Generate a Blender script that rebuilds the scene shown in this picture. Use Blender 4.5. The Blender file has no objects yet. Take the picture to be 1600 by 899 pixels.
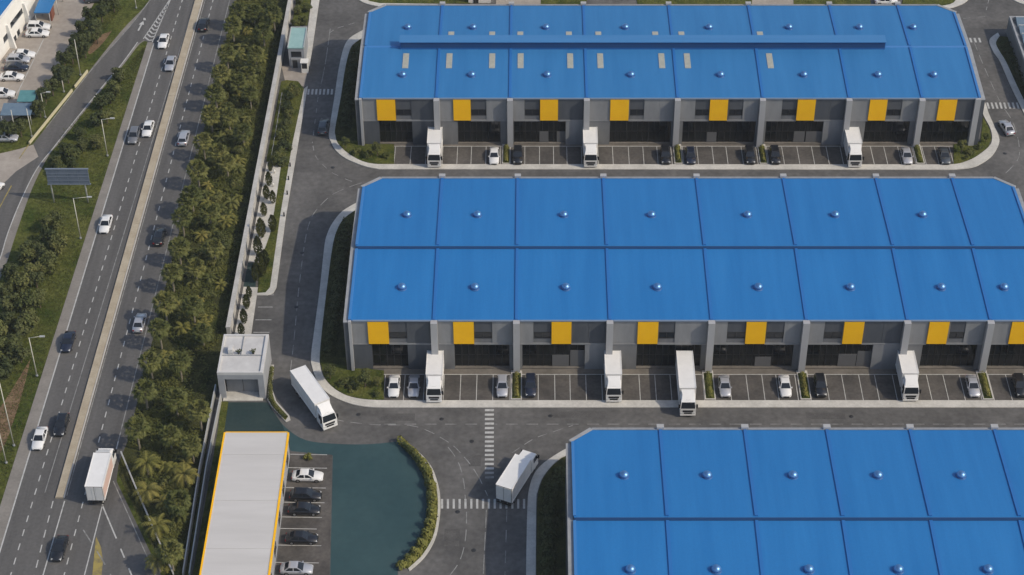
import bpy, math, random
from mathutils import Vector, Matrix
R = math.radians
sc = bpy.context.scene
C = sc.collection
random.seed(7)

# ------------------------------------------------------------------ camera, sky, sun
CAM_H = 208.0; PITCH = R(39.5); FPX = 3092.0; CU = 831.0; CV = 449.5
cd = bpy.data.cameras.new('camera'); cam = bpy.data.objects.new('camera', cd); C.objects.link(cam)
cam.location = (0, 0, CAM_H); cam.rotation_euler = (R(90) - PITCH, 0, 0)
cd.sensor_width = 36; cd.lens = FPX / 1600 * 36; cd.shift_x = -31 / 1600
cd.clip_start = 1; cd.clip_end = 4000
sc.camera = cam

SUN_EL = R(41.5); SUN_AZ = R(110)            # clockwise from north (+y)
w = bpy.data.worlds.new('World'); sc.world = w; w.use_nodes = True
nt = w.node_tree; bg = nt.nodes['Background']
sky = nt.nodes.new('ShaderNodeTexSky'); sky.sky_type = 'NISHITA'; sky.sun_disc = False
sky.sun_elevation = SUN_EL; sky.sun_rotation = SUN_AZ; sky.dust_density = 2.0
nt.links.new(sky.outputs[0], bg.inputs[0]); bg.inputs[1].default_value = 0.15
sd = bpy.data.lights.new('sun', 'SUN'); sd.energy = 2.7; sd.angle = R(0.6); sd.color = (1, 0.89, 0.72)
so = bpy.data.objects.new('sun', sd); C.objects.link(so)
tosun = Vector((math.sin(SUN_AZ) * math.cos(SUN_EL), math.cos(SUN_AZ) * math.cos(SUN_EL), math.sin(SUN_EL)))
so.rotation_euler = tosun.to_track_quat('Z', 'Y').to_euler()
sc.view_settings.view_transform = 'Standard'; sc.view_settings.look = 'None'
sc.view_settings.exposure = -0.08; sc.view_settings.gamma = 1
HAZE = .00008
sc.cycles.volume_bounces = 0; sc.cycles.max_bounces = 5; sc.cycles.diffuse_bounces = 2; sc.cycles.glossy_bounces = 2

# ------------------------------------------------------------------ helpers
cP, sP = math.cos(PITCH), math.sin(PITCH)
def ray(u, v):
    a = (u - CU) / FPX; b = (CV - v) / FPX
    return (a, cP + b * sP, -sP + b * cP)
def G(u, v, z=0.0):                             # photo pixel -> point on the level z
    d = ray(u, v); t = (z - CAM_H) / d[2]
    return Vector((d[0] * t, d[1] * t, z))
def F(u, v, y):                                 # photo pixel -> (x, z) on the vertical plane y
    d = ray(u, v); t = y / d[1]
    return d[0] * t, CAM_H + d[2] * t

class MB:
    def __init__(s): s.v = []; s.f = []; s.m = []; s.sm = []
    def face(s, pts, m=0, smooth=False):
        n = len(s.v); s.v += [tuple(p) for p in pts]; s.f.append(tuple(range(n, n + len(pts)))); s.m.append(m); s.sm.append(smooth)
    def box(s, x0, x1, y0, y1, z0, z1, m=0):
        n = len(s.v)
        s.v += [(x0, y0, z0), (x1, y0, z0), (x1, y1, z0), (x0, y1, z0), (x0, y0, z1), (x1, y0, z1), (x1, y1, z1), (x0, y1, z1)]
        for f in ((0, 3, 2, 1), (4, 5, 6, 7), (0, 1, 5, 4), (1, 2, 6, 5), (2, 3, 7, 6), (3, 0, 4, 7)):
            s.f.append(tuple(n + i for i in f)); s.m.append(m); s.sm.append(False)
    def obox(s, c, ax, hl, hw, z0, z1, m=0):    # box about c, long axis angle ax
        dx = Vector((math.cos(ax), math.sin(ax), 0)); dy = Vector((-dx.y, dx.x, 0)); n = len(s.v); c = Vector((c[0], c[1], 0))
        for z in (z0, z1):
            for i, j in ((-1, -1), (1, -1), (1, 1), (-1, 1)): s.v.append(tuple(c + dx * hl * i + dy * hw * j + Vector((0, 0, z))))
        for f in ((0, 3, 2, 1), (4, 5, 6, 7), (0, 1, 5, 4), (1, 2, 6, 5), (2, 3, 7, 6), (3, 0, 4, 7)):
            s.f.append(tuple(n + i for i in f)); s.m.append(m); s.sm.append(False)
    def prism(s, pts, z0, z1, m=0, ms=None):    # pts: xy outline; z0,z1 levels
        a = sum(pts[i][0] * pts[(i + 1) % len(pts)][1] - pts[(i + 1) % len(pts)][0] * pts[i][1] for i in range(len(pts)))
        if a < 0: pts = pts[::-1]
        n = len(s.v); k = len(pts)
        s.v += [(p[0], p[1], z0) for p in pts] + [(p[0], p[1], z1) for p in pts]
        s.f.append(tuple(n + k + i for i in range(k))); s.m.append(m); s.sm.append(False)
        for i in range(k):
            j = (i + 1) % k
            s.f.append((n + i, n + j, n + k + j, n + k + i)); s.m.append(m if ms is None else ms); s.sm.append(False)
    def hexa(s, b, t, m=0):                     # four bottom points, four top points (counter clockwise)
        n = len(s.v); s.v += [tuple(p) for p in b] + [tuple(p) for p in t]
        for f in ((0, 3, 2, 1), (4, 5, 6, 7), (0, 1, 5, 4), (1, 2, 6, 5), (2, 3, 7, 6), (3, 0, 4, 7)):
            s.f.append(tuple(n + i for i in f)); s.m.append(m); s.sm.append(False)
    def tube(s, p0, p1, r0, r1, k=6, m=0, cap=True):
        p0 = Vector(p0); p1 = Vector(p1); d = (p1 - p0).normalized()
        a = d.orthogonal().normalized(); b = d.cross(a); n = len(s.v)
        for p, r in ((p0, r0), (p1, r1)):
            for i in range(k):
                t = 2 * math.pi * i / k; s.v.append(tuple(p + a * r * math.cos(t) + b * r * math.sin(t)))
        for i in range(k):
            j = (i + 1) % k; s.f.append((n + i, n + j, n + k + j, n + k + i)); s.m.append(m); s.sm.append(True)
        if cap:
            s.f.append(tuple(n + k + i for i in range(k))); s.m.append(m); s.sm.append(False)
            s.f.append(tuple(n + k - 1 - i for i in range(k))); s.m.append(m); s.sm.append(False)
    def lathe(s, prof, c, k=14, m=0):
        n = len(s.v)
        for r, z in prof:
            for i in range(k):
                t = 2 * math.pi * i / k; s.v.append((c[0] + r * math.cos(t), c[1] + r * math.sin(t), c[2] + z))
        for a in range(len(prof) - 1):
            for i in range(k):
                j = (i + 1) % k; o = n + a * k
                s.f.append((o + i, o + j, o + k + j, o + k + i)); s.m.append(m); s.sm.append(True)
        s.f.append(tuple(n + (len(prof) - 1) * k + i for i in range(k))); s.m.append(m); s.sm.append(True)
    def mesh(s, name, mats):
        me = bpy.data.meshes.new(name); me.from_pydata(s.v, [], s.f)
        for m in (mats if isinstance(mats, (list, tuple)) else [mats]): me.materials.append(m)
        me.polygons.foreach_set('material_index', s.m); me.polygons.foreach_set('use_smooth', s.sm)
        me.update(); return me
    def build(s, name, mats, parent=None):
        o = bpy.data.objects.new(name, s.mesh(name, mats)); C.objects.link(o)
        if parent is not None: o.parent = parent
        return o

def tag(o, label=None, cat=None, group=None, kind=None):
    for k, v in (('label', label), ('category', cat), ('group', group), ('kind', kind)):
        if v: o[k] = v
    return o
def empty(name, loc, label, cat, group=None, rz=0.0):
    o = bpy.data.objects.new(name, None); C.objects.link(o); o.location = loc; o.rotation_euler = (0, 0, rz)
    o.empty_display_size = 0.2
    return tag(o, label, cat, group)
def link(name, me, parent, loc=(0, 0, 0)):
    o = bpy.data.objects.new(name, me); C.objects.link(o); o.parent = parent; o.location = loc; return o
KIDS = {}
def copy_tree(o, parent=None):
    c = o.copy(); C.objects.link(c)
    if parent is not None: c.parent = parent
    for ch in list(o.children): copy_tree(ch, c)
    return c

def cr(pts, n=6):                               # smooth curve through the points
    out = []
    for i in range(len(pts) - 1):
        p0 = pts[max(i - 1, 0)]; p1 = pts[i]; p2 = pts[i + 1]; p3 = pts[min(i + 2, len(pts) - 1)]
        for k in range(n):
            t = k / n
            out.append(tuple(0.5 * (2 * p1[a] + (p2[a] - p0[a]) * t + (2 * p0[a] - 5 * p1[a] + 4 * p2[a] - p3[a]) * t * t
                                    + (3 * p1[a] - p0[a] - 3 * p2[a] + p3[a]) * t ** 3) for a in (0, 1)))
    out.append(tuple(pts[-1])); return out
def gp(pts, z=0.0): return [tuple(G(u, v, z)[:2]) for u, v in pts]

# ------------------------------------------------------------------ materials
def mat(name, col, rough=0.7, metal=0.0, col2=None, scale=1.0, detail=4, bump=0.0, bscale=None, stretch=None, coat=0.0, spec=0.4, rnd=0.0, lo=0.35, hi=0.65, fine=0.0):
    m = bpy.data.materials.new(name); m.use_nodes = True; n = m.node_tree.nodes; l = m.node_tree.links
    b = n['Principled BSDF']; b.inputs['Roughness'].default_value = rough; b.inputs['Metallic'].default_value = metal
    b.inputs['Specular IOR Level'].default_value = spec; b.inputs['Coat Weight'].default_value = coat
    b.inputs['Base Color'].default_value = (*col, 1)
    out = None
    if col2 or bump or fine:
        tc = n.new('ShaderNodeTexCoord'); mp = n.new('ShaderNodeMapping'); l.new(tc.outputs['Object'], mp.inputs[0])
        if stretch: mp.inputs['Scale'].default_value = stretch
    if col2:
        t = n.new('ShaderNodeTexNoise'); t.inputs['Scale'].default_value = scale; t.inputs['Detail'].default_value = detail
        t.inputs['Roughness'].default_value = 0.62
        l.new(mp.outputs[0], t.inputs['Vector'])
        r = n.new('ShaderNodeValToRGB'); r.color_ramp.elements[0].position = lo; r.color_ramp.elements[1].position = hi
        r.color_ramp.elements[0].color = (*col, 1); r.color_ramp.elements[1].color = (*col2, 1)
        l.new(t.outputs[0], r.inputs[0]); out = r.outputs[0]
    if fine:
        t2 = n.new('ShaderNodeTexNoise'); t2.inputs['Scale'].default_value = scale * 9; t2.inputs['Detail'].default_value = 3
        l.new(tc.outputs['Object'], t2.inputs['Vector'])
        mr = n.new('ShaderNodeMapRange'); mr.inputs[1].default_value = 0.3; mr.inputs[2].default_value = 0.7
        mr.inputs[3].default_value = 1 - fine; mr.inputs[4].default_value = 1 + fine; l.new(t2.outputs[0], mr.inputs[0])
        mx = n.new('ShaderNodeVectorMath'); mx.operation = 'SCALE'
        if out: l.new(out, mx.inputs[0])
        else: mx.inputs[0].default_value = col
        l.new(mr.outputs[0], mx.inputs['Scale']); out = mx.outputs[0]
    if rnd:
        oi = n.new('ShaderNodeObjectInfo'); hs = n.new('ShaderNodeHueSaturation')
        a = n.new('ShaderNodeMapRange'); a.inputs[3].default_value = 1 - rnd; a.inputs[4].default_value = 1 + rnd
        l.new(oi.outputs['Random'], a.inputs[0]); l.new(a.outputs[0], hs.inputs['Value'])
        a2 = n.new('ShaderNodeMapRange'); a2.inputs[3].default_value = 0.5 + rnd * 0.07; a2.inputs[4].default_value = 0.5 - rnd * 0.07
        l.new(oi.outputs['Random'], a2.inputs[0]); l.new(a2.outputs[0], hs.inputs['Hue'])
        if out: l.new(out, hs.inputs['Color'])
        else: hs.inputs['Color'].default_value = (*col, 1)
        out = hs.outputs[0]
    if out: l.new(out, b.inputs['Base Color'])
    if bump:
        t3 = n.new('ShaderNodeTexNoise'); t3.inputs['Scale'].default_value = bscale or scale * 4; t3.inputs['Detail'].default_value = 5
        l.new(tc.outputs['Object'], t3.inputs['Vector'])
        bp = n.new('ShaderNodeBump'); bp.inputs['Strength'].default_value = min(1, bump); bp.inputs['Distance'].default_value = 0.25
        l.new(t3.outputs[0], bp.inputs['Height']); l.new(bp.outputs[0], b.inputs['Normal'])
    return m
M = {}
M['grass'] = mat('verge_grass', (.038, .058, .011), .95, col2=(.108, .114, .029), scale=.16, detail=9, bump=.9, bscale=2.2, fine=.35, spec=.1)
M['lawn'] = mat('bed_grass', (.042, .060, .012), .95, col2=(.112, .116, .029), scale=.4, detail=8, bump=.9, bscale=3, fine=.3, spec=.1)
M['soil'] = mat('bare_soil', (.13, .085, .05), .95, col2=(.22, .15, .09), scale=.5, detail=8, bump=.6, bscale=2, fine=.2, spec=.1)
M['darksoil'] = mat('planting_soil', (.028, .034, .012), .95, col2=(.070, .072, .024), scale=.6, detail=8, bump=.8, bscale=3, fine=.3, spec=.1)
M['highway'] = mat('highway_asphalt', (.092, .089, .086), .85, col2=(.128, .124, .119), scale=.22, detail=8, stretch=(2.6, .16, 1), fine=.10, spec=.25)
M['asphalt'] = mat('estate_asphalt', (.082, .080, .077), .85, col2=(.142, .137, .131), scale=.13, detail=11, fine=.16, spec=.25)
M['stall'] = mat('stall_asphalt', (.060, .056, .052), .88, col2=(.118, .108, .098), scale=.22, detail=9, fine=.16, spec=.25)
M['shoulder'] = mat('shoulder_concrete', (.20, .185, .165), .9, col2=(.26, .24, .215), scale=.3, detail=8, fine=.08, spec=.2)
M['pave'] = mat('pavement_concrete', (.46, .445, .405), .85, col2=(.60, .58, .53), scale=.3, detail=8, fine=.08, spec=.2)
M['apron'] = mat('apron_concrete', (.13, .118, .10), .9, col2=(.20, .18, .155), scale=.25, detail=7, fine=.1, spec=.2)
M['yard'] = mat('yard_concrete', (.29, .255, .22), .9, col2=(.38, .34, .295), scale=.12, detail=8, fine=.08, spec=.2)
M['median'] = mat('median_concrete', (.37, .31, .225), .9, col2=(.46, .40, .30), scale=.4, detail=7, fine=.08, spec=.2)
M['kerb'] = mat('kerb_stone', (.45, .43, .40), .85, col2=(.54, .52, .48), scale=1.0, spec=.2)
M['teal'] = mat('teal_coating', (.024, .060, .068), .7, col2=(.038, .080, .086), scale=.09, detail=8, fine=.06, spec=.3)
M['tealdark'] = mat('dark_green_coating', (.022, .044, .046), .8, col2=(.034, .056, .054), scale=.2, detail=7, fine=.1, spec=.2)
M['mark'] = mat('white_road_paint', (.50, .50, .48), .7, col2=(.30, .30, .29), scale=1.3, detail=6, lo=.45, hi=.75, spec=.3)
M['markworn'] = mat('worn_road_paint', (.30, .30, .29), .75, col2=(.13, .13, .125), scale=.9, detail=7, lo=.42, hi=.68, spec=.3)
M['marky'] = mat('yellow_road_paint', (.34, .27, .08), .75, col2=(.14, .12, .08), scale=.9, detail=7, lo=.42, hi=.70, spec=.3)
def roofmat(name, a, b): return mat(name, a, .5, col2=b, scale=.35, detail=7, stretch=(1.6, .10, 1), lo=.3, hi=.7, spec=.3, fine=.025)
M['roof'] = roofmat('blue_roof_sheet', (.014, .150, .408), (.022, .182, .464))
M['roofpale'] = roofmat('haze_paled_blue_roof_sheet', (.026, .160, .385), (.037, .193, .438))  # paler than the nearer roofs: distance haze put into the blue
M['rib'] = mat('blue_rib_paint', (.020, .145, .42), .45, spec=.4)
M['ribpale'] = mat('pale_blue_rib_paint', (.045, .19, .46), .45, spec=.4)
M['monwall'] = mat('shade_blue_monitor_side', (.018, .115, .32), .5, spec=.3)  # darker than the monitor top: the side's shade put into the colour
M['gutter'] = mat('grey_gutter', (.23, .24, .25), .65, col2=(.29, .30, .31), scale=1.2, spec=.3)
M['eave'] = mat('blue_grey_eave', (.20, .26, .35), .6, spec=.3)
M['step'] = mat('shade_blue_face', (.010, .055, .16), .5, spec=.4)  # ridge step and monitor face, with their shade put into the blue
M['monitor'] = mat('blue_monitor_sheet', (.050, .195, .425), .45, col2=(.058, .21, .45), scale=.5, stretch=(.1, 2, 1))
M['coping'] = mat('grey_coping', (.27, .28, .29), .7, col2=(.34, .35, .36), scale=.8, spec=.3)
M['pier'] = mat('pale_grey_pier', (.37, .372, .378), .75, col2=(.39, .395, .40), scale=.5, detail=7, spec=.3)
M['wallA'] = mat('mid_grey_cladding', (.145, .15, .157), .6, col2=(.185, .19, .195), scale=.7, stretch=(1, 1, .3), spec=.35)
M['wallB'] = mat('dark_and_shaded_grey_cladding', (.072, .080, .092), .6, col2=(.092, .100, .112), scale=.7, stretch=(1, 1, .3), spec=.35)  # dark panels, and wall panels with pier shade put into the colour
M['wallC'] = mat('light_grey_cladding', (.225, .23, .235), .6, col2=(.27, .275, .28), scale=.7, stretch=(1, 1, .3), spec=.35)
M['wallW'] = mat('white_render', (.74, .72, .67), .8, col2=(.82, .80, .75), scale=.5, detail=7, spec=.3)
M['yellow'] = mat('amber_panel', (.95, .50, .004), .55, col2=(.99, .54, .005), scale=.6, spec=.35)
M['glass'] = mat('dark_glass', (.010, .012, .013), .08, spec=.5)
M['winglass'] = mat('window_glass', (.018, .022, .028), .1, spec=.5)
M['bars'] = mat('dark_frame_metal', (.030, .031, .032), .5, spec=.4)
M['door'] = mat('grey_door', (.13, .13, .13), .6, spec=.4)
M['dome'] = mat('vent_metal', (.15, .33, .60), .36, metal=.75)
M['collar'] = mat('vent_collar', (.02, .10, .28), .5)
M['skylight'] = mat('skylight_sheet', (.34, .35, .31), .45, col2=(.42, .42, .36), scale=2, spec=.4)
M['greyroof'] = mat('pale_grey_roof_sheet', (.53, .51, .485), .55, col2=(.59, .57, .545), scale=.3, detail=7, stretch=(.2, 1.6, 1), spec=.3)
M['flatroof'] = mat('white_roof_membrane', (.50, .49, .475), .7, col2=(.60, .59, .57), scale=.5, detail=7, spec=.3)
M['greywall'] = mat('grey_render', (.30, .31, .325), .8, col2=(.36, .37, .385), scale=.5, detail=7, spec=.3)
M['concrete'] = mat('wall_concrete', (.40, .39, .365), .9, col2=(.52, .505, .475), scale=.4, detail=8, fine=.08, spec=.2)
M['lightmetal'] = mat('galvanised_metal', (.52, .52, .50), .5, metal=.3)
M['polemetal'] = mat('lamp_pole_paint', (.55, .53, .46), .5, metal=.1)
M['greenroof'] = mat('pale_green_roof', (.26, .42, .40), .6, col2=(.31, .47, .45), scale=.8, spec=.3)
M['board'] = mat('billboard_back', (.105, .135, .18), .5, col2=(.14, .17, .215), scale=1, spec=.3)
M['boardframe'] = mat('billboard_frame', (.17, .20, .25), .5, spec=.3)
M['brick'] = mat('red_brown_wall', (.16, .055, .032), .85, col2=(.22, .08, .05), scale=2)
M['tealpanel'] = mat('teal_canopy_sheet', (.08, .22, .23), .55, col2=(.11, .27, .28), scale=.8)
M['bluepanel'] = mat('grey_blue_canopy_sheet', (.11, .17, .23), .55, col2=(.15, .21, .27), scale=.8)
M['tyre'] = mat('tyre_rubber', (.018, .018, .018), .9, spec=.2)
M['rim'] = mat('wheel_rim', (.40, .40, .41), .35, metal=.8)
M['black'] = mat('black_plastic', (.015, .015, .016), .6, spec=.3)
M['headlamp'] = mat('headlamp_glass', (.62, .63, .62), .15, spec=.6)
M['taillamp'] = mat('taillamp_plastic', (.25, .012, .010), .25, spec=.5)
M['plate'] = mat('plate_paint', (.62, .62, .58), .5)
PAINT = {'white': ((.74, .74, .73), 0), 'silver': ((.48, .49, .52), .35), 'grey': ((.20, .205, .215), .3), 'black': ((.012, .013, .016), 0),
         'blue': ((.016, .022, .042), .1), 'slate': ((.070, .082, .095), .2)}
for k, (c, me_) in PAINT.items(): M['paint_' + k] = mat(k + '_car_paint', c, .32, metal=me_, coat=.6, spec=.45)
M['truckwhite'] = mat('truck_white_paint', (.82, .81, .785), .45, col2=(.75, .74, .715), scale=.6, detail=6, coat=.15)
M['truckdoor'] = mat('truck_door_shade_grey', (.60, .60, .59), .5, col2=(.66, .66, .65), scale=1.2)  # greyer than the box: shade on the rear end put into the colour
M['truckred'] = mat('truck_red_stripe', (.66, .47, .40), .5)
M['bark'] = mat('palm_bark', (.20, .175, .13), .9, col2=(.28, .245, .19), scale=3, stretch=(1, 1, 3), bump=.5)
M['barkd'] = mat('tree_bark', (.085, .065, .045), .9, col2=(.13, .10, .07), scale=4)
def leaf(name, a, b, sc_=.8, rnd=.22):
    m = mat(name, a, .75, col2=b, scale=sc_, detail=5, rnd=rnd, spec=.2, lo=.3, hi=.7)
    return m
M['palm'] = leaf('palm_frond_green', (.062, .076, .018), (.150, .150, .046))
M['palmb'] = leaf('yellow_palm_frond', (.105, .108, .022), (.21, .19, .05))
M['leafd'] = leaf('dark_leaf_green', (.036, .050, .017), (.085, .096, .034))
M['leafm'] = leaf('mid_leaf_green', (.055, .072, .020), (.130, .132, .042))
M['leafy'] = leaf('yellow_leaf_green', (.12, .13, .028), (.22, .21, .055))
M['leafu'] = leaf('undergrowth_green', (.034, .050, .011), (.135, .138, .034), .30, 0)

# ------------------------------------------------------------------ the ground and the roads
def sheet(name, polys, z, m):
    b = MB()
    for p in polys:
        a = sum(p[i][0] * p[(i + 1) % len(p)][1] - p[(i + 1) % len(p)][0] * p[i][1] for i in range(len(p)))
        if a < 0: p = p[::-1]
        b.face([(x, y, z) for x, y in p])
    return tag(b.build(name, m), kind='structure')
def slab(name, polys, z0, z1, m):
    b = MB()
    for p in polys: b.prism(list(p), z0, z1)
    return tag(b.build(name, m), kind='structure')

sheet('ground', [[(-1500, -600), (1500, -600), (1500, 2500), (-1500, 2500)]], -.06, M['grass'])

def ln(a, b): return lambda v: (a - b * v, v)
VT, VB = -70, 1000
def band(l0, l1, v0=VT, v1=VB): return gp([l0(v0), l1(v0), l1(v1), l0(v1)])
shoulder_out = ln(251.5, .318); west_edge = ln(261, .303); west_dash = ln(285, .2985); west_in = ln(305, .305)
med_l = ln(304.5, .281); med_r = ln(317, .279); east_in = ln(320.5, .279); east_dash = ln(333, .259); east_edge = ln(359, .2525); east_out = ln(369, .246)
wall_l = ln(455.5, .187)
hp = gp([west_edge(VT), east_out(VT), east_out(690), (186, 722), (182, 752), (212, 815), (252, 899), (300, 1000), west_edge(VB)])
sheet('highway', [hp], 0, M['highway'])
belt = [(wall_l(v)[0] - 2, v) for v in (-60, 300, 528)] + [(340, 610), (318, 739), (290, 905), (275, 1000)] + [(262, 905), (190, 752), (180, 722)] + [(east_out(v)[0] - 4, v) for v in (690, 300, -60)]
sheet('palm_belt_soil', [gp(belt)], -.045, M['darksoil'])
sheet('road_shoulder', [gp([shoulder_out(66), (240, 66), west_edge(70), west_edge(VB), shoulder_out(VB)])], -.012, M['shoulder'])
rl = cr([(262, -60), (232, 2), (190, 48), (138, 113), (95, 169), (52, 226), (30, 234), (0, 240), (-80, 252)], 5)
rr = cr([(-70, 560), (-28, 490), (5, 425), (25, 365), (50, 295), (75, 245), (92, 224), (114, 197), (147, 155), (174, 122), (193, 101), (217, 70), (231, 62)], 5)
ramp = rl + [(-120, 260), (-120, 560)] + rr + [(262, 6), (300, -60)]
sheet('slip_road_shoulder', [gp(ramp)], -.034, M['shoulder'])
al = cr([(270, -60), (242, -10), (204, 39), (149, 101), (117, 141), (72, 199), (46, 232), (20, 262), (-90, 262)], 5)
ar = cr([(-75, 540), (-41, 490), (-4, 412), (11, 365), (31, 315), (56, 265), (84, 229), (109, 197), (144, 154), (171, 121), (190, 99), (215, 68), (231, 62)], 5)
sheet('slip_road', [gp(al + [(-120, 265), (-120, 540)] + ar + [(262, 6), (300, -60)])], -.024, M['highway'])
side = [(52, 226), (30, 233), (0, 240), (-80, 252), (-80, 300), (0, 292), (25, 268), (60, 245)]
sheet('side_road_apron', [gp(side)], -.012, M['yard'])
# factory yard
yard = [(165, -60), (150, 0), (118, 55), (92, 105), (66, 142), (40, 178), (0, 196), (-90, 215), (-90, -60)]
sheet('factory_yard', [gp(yard)], -.012, M['yard'])
sheet('bare_soil_patch', [gp(cr([(48, 560), (30, 590), (5, 630), (-30, 680), (-30, 735), (2, 705), (22, 655), (36, 610), (48, 560)], 4)),
                          gp(cr([(175, 18 + 30), (160, 68), (142, 84), (138, 78), (152, 58), (175, 48)], 4))], -.035, M['soil'])

sheet('gore_paving', [gp([(300, -60), (262, -60), (240, -10), (217, 68), (224, 63), (238, 68), (246, 60), (275, 0)])], -.018, M['highway'])
# median barrier, cast in lengths with a kerb on both sides
mb = tag(MB().build('median', M['median']), kind='structure')
b0 = G(*med_l(779)); b1 = G(*med_r(779)); t0 = G(*med_l(VT)); t1 = G(*med_r(VT))
NSEG = 12
segm = []
for i in range(NSEG):
    q = []
    for f_ in (i / NSEG, (i + 1) / NSEG - .0003):
        q.append((b0.lerp(t0, f_), b1.lerp(t1, f_)))
    s = MB(); L0, R0 = q[0]; L1, R1 = q[1]; up = Vector((0, 0, .28)); ins = .13
    def inn(a, b, k): return a + (b - a).normalized() * k
    s.hexa([L0, R0, R1, L1], [inn(L0, R0, ins) + up, inn(R0, L0, ins) + up, inn(R1, L1, ins) + up, inn(L1, R1, ins) + up], 0)
    s.hexa([inn(R0, L0, .02) + up * .2, inn(R0, L0, -.14) + up * .2, inn(R1, L1, -.14) + up * .2, inn(R1, L1, .02) + up * .2],
           [inn(R0, L0, .02) + up * 1.08, inn(R0, L0, -.14) + up * 1.08, inn(R1, L1, -.14) + up * 1.08, inn(R1, L1, .02) + up * 1.08], 1)
    s.build('barrier_segment', [M['median'], M['kerb']], mb)

# markings helpers (world metres)
def seg_quads(b, pts, width, z, dash=None, gap=None, m=0):
    ws = [Vector((x, y, 0)) for x, y in pts]; acc = 0.0; per = (dash + gap) if dash else None
    for i in range(len(ws) - 1):
        a, c = ws[i], ws[i + 1]; L = (c - a).length
        if L < 1e-6: continue
        d = (c - a) / L; n = Vector((-d.y, d.x, 0)) * width / 2
        if not dash: runs = [(0, L)]
        else:
            runs = []; k = math.floor(acc / per)
            while k * per < acc + L:
                s0 = max(k * per - acc, 0); s1 = min(k * per + dash - acc, L)
                if s1 > s0: runs.append((s0, s1))
                k += 1
        for s0, s1 in runs:
            p, q = a + d * s0, a + d * s1
            b.face([p - n + Vector((0, 0, z)), q - n + Vector((0, 0, z)), q + n + Vector((0, 0, z)), p + n + Vector((0, 0, z))], m)
        acc += L
ZM = .014
b = MB()
for l, w_, mi, v0, v1 in ((west_edge, .2, 0, 68, VB), (west_in, .13, 1, VT, 770), (east_in, .16, 1, VT, 775), (east_edge, .14, 1, VT, 690)):
    seg_quads(b, gp([l(v1), l(v0)]), w_, ZM, m=mi)
for l in (west_dash, east_dash): seg_quads(b, gp([l(VB), l(VT)]), .16, ZM, 1.3, 1.45, 0)
seg_quads(b, gp([(83, 783), (66, 850), (28, 1000)]), .16, ZM, 1.5, 1.4, 0)
seg_quads(b, gp([(101, 783), (78, 862), (38, 1000)]), .17, ZM, m=0)
seg_quads(b, gp([east_edge(690), (160, 790), (132, 899), (108, 1000)]), .16, ZM, m=0)
seg_quads(b, gp([(160, 790), (176, 828)]), .2, ZM, m=0)
seg_quads(b, gp([(176, 828), (200, 885), (240, 985)]), .2, ZM, 1.9, 2.2, 0)
seg_quads(b, gp([(130, 828), (160, 875), (190, 930)]), .18, ZM, 3, 2.0, 1)
seg_quads(b, gp([(177, 752), (210, 826), (243, 899), (288, 1000)]), .14, ZM, m=1)
seg_quads(b, gp(cr([(215, 66), (191, 99), (172, 121), (145, 154), (110, 197), (85, 229), (57, 265), (32, 315), (12, 365), (-3, 412), (-40, 490)], 4)), .18, ZM - .02, m=0)
seg_quads(b, gp(cr([(242, -10), (205, 39), (150, 101), (118, 141), (72, 200)], 4)), .16, ZM - .02, m=1)
seg_quads(b, gp(cr([(18, 290), (8, 308), (-4, 330), (-40, 390)], 3)), .2, ZM - .02, m=2)
seg_quads(b, gp([(45, 226), (30, 248)]), .2, ZM - .02, m=2)
# gore chevrons
gl = lambda t: (265 + (224 - 265) * t, 0 + 61 * t); gr = lambda t: (266 + (238 - 266) * t, 0 + 66 * t)
seg_quads(b, gp([(272, -14), gl(0), gl(1)]), .2, ZM - .005, m=0); seg_quads(b, gp([(272, -14), gr(0), gr(1)]), .2, ZM - .005, m=0)
for i in range(11):
    t = .12 + i * .083
    p0, p1 = gl(t), gr(t); mid = ((p0[0] + p1[0]) / 2, (p0[1] + p1[1]) / 2 + 3.0)
    seg_quads(b, gp([p0, mid]), .34, ZM - .005, m=0); seg_quads(b, gp([mid, p1]), .34, ZM - .005, m=0)
# arrow on the slip road
a0, a1 = G(216, 48), G(226, 29); d = (a1 - a0).normalized(); n_ = Vector((-d.y, d.x, 0)); zz = Vector((0, 0, ZM - .02))
for q in ((0, 2.2, .16), ):
    b.face([a0 - n_ * q[2] + zz, a0 + d * q[1] - n_ * q[2] + zz, a0 + d * q[1] + n_ * q[2] + zz, a0 + n_ * q[2] + zz])
b.face([a0 + d * 2.2 - n_ * .55 + zz, a0 + d * 3.6 + zz, a0 + d * 2.2 + n_ * .55 + zz])
b.face([a0 + d * 3.9 - n_ * .45 + zz, a0 + d * 4.7 - n_ * .1 + zz, a0 + d * 4.7 + n_ * .3 + zz, a0 + d * 3.9 + n_ * .1 + zz])
tag(b.build('highway_markings', [M['mark'], M['markworn'], M['marky']]), kind='structure')
b = MB(); b.face([Vector((*p, .010)) for p in gp([(150, 838), (158, 856), (161, 878), (155, 930), (140, 950), (146, 880)])])
tag(b.build('yellow_hatched_patch', M['marky']), kind='structure')

# ------------------------------------------------------------------ estate ground
def off(l, k): return lambda v: (l(v)[0] + k, v)
est = gp([off(wall_l, 4)(-60), (1850, -60), (1750, 1000), (285, 1000), (330, 650), off(wall_l, 4)(530)])
sheet('estate_road', [est], -.004, M['asphalt'])
def kerbed(name, pts, m=M['pave'], h=.13): return slab(name, [gp(p) for p in pts], -.01, h, m)
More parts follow.
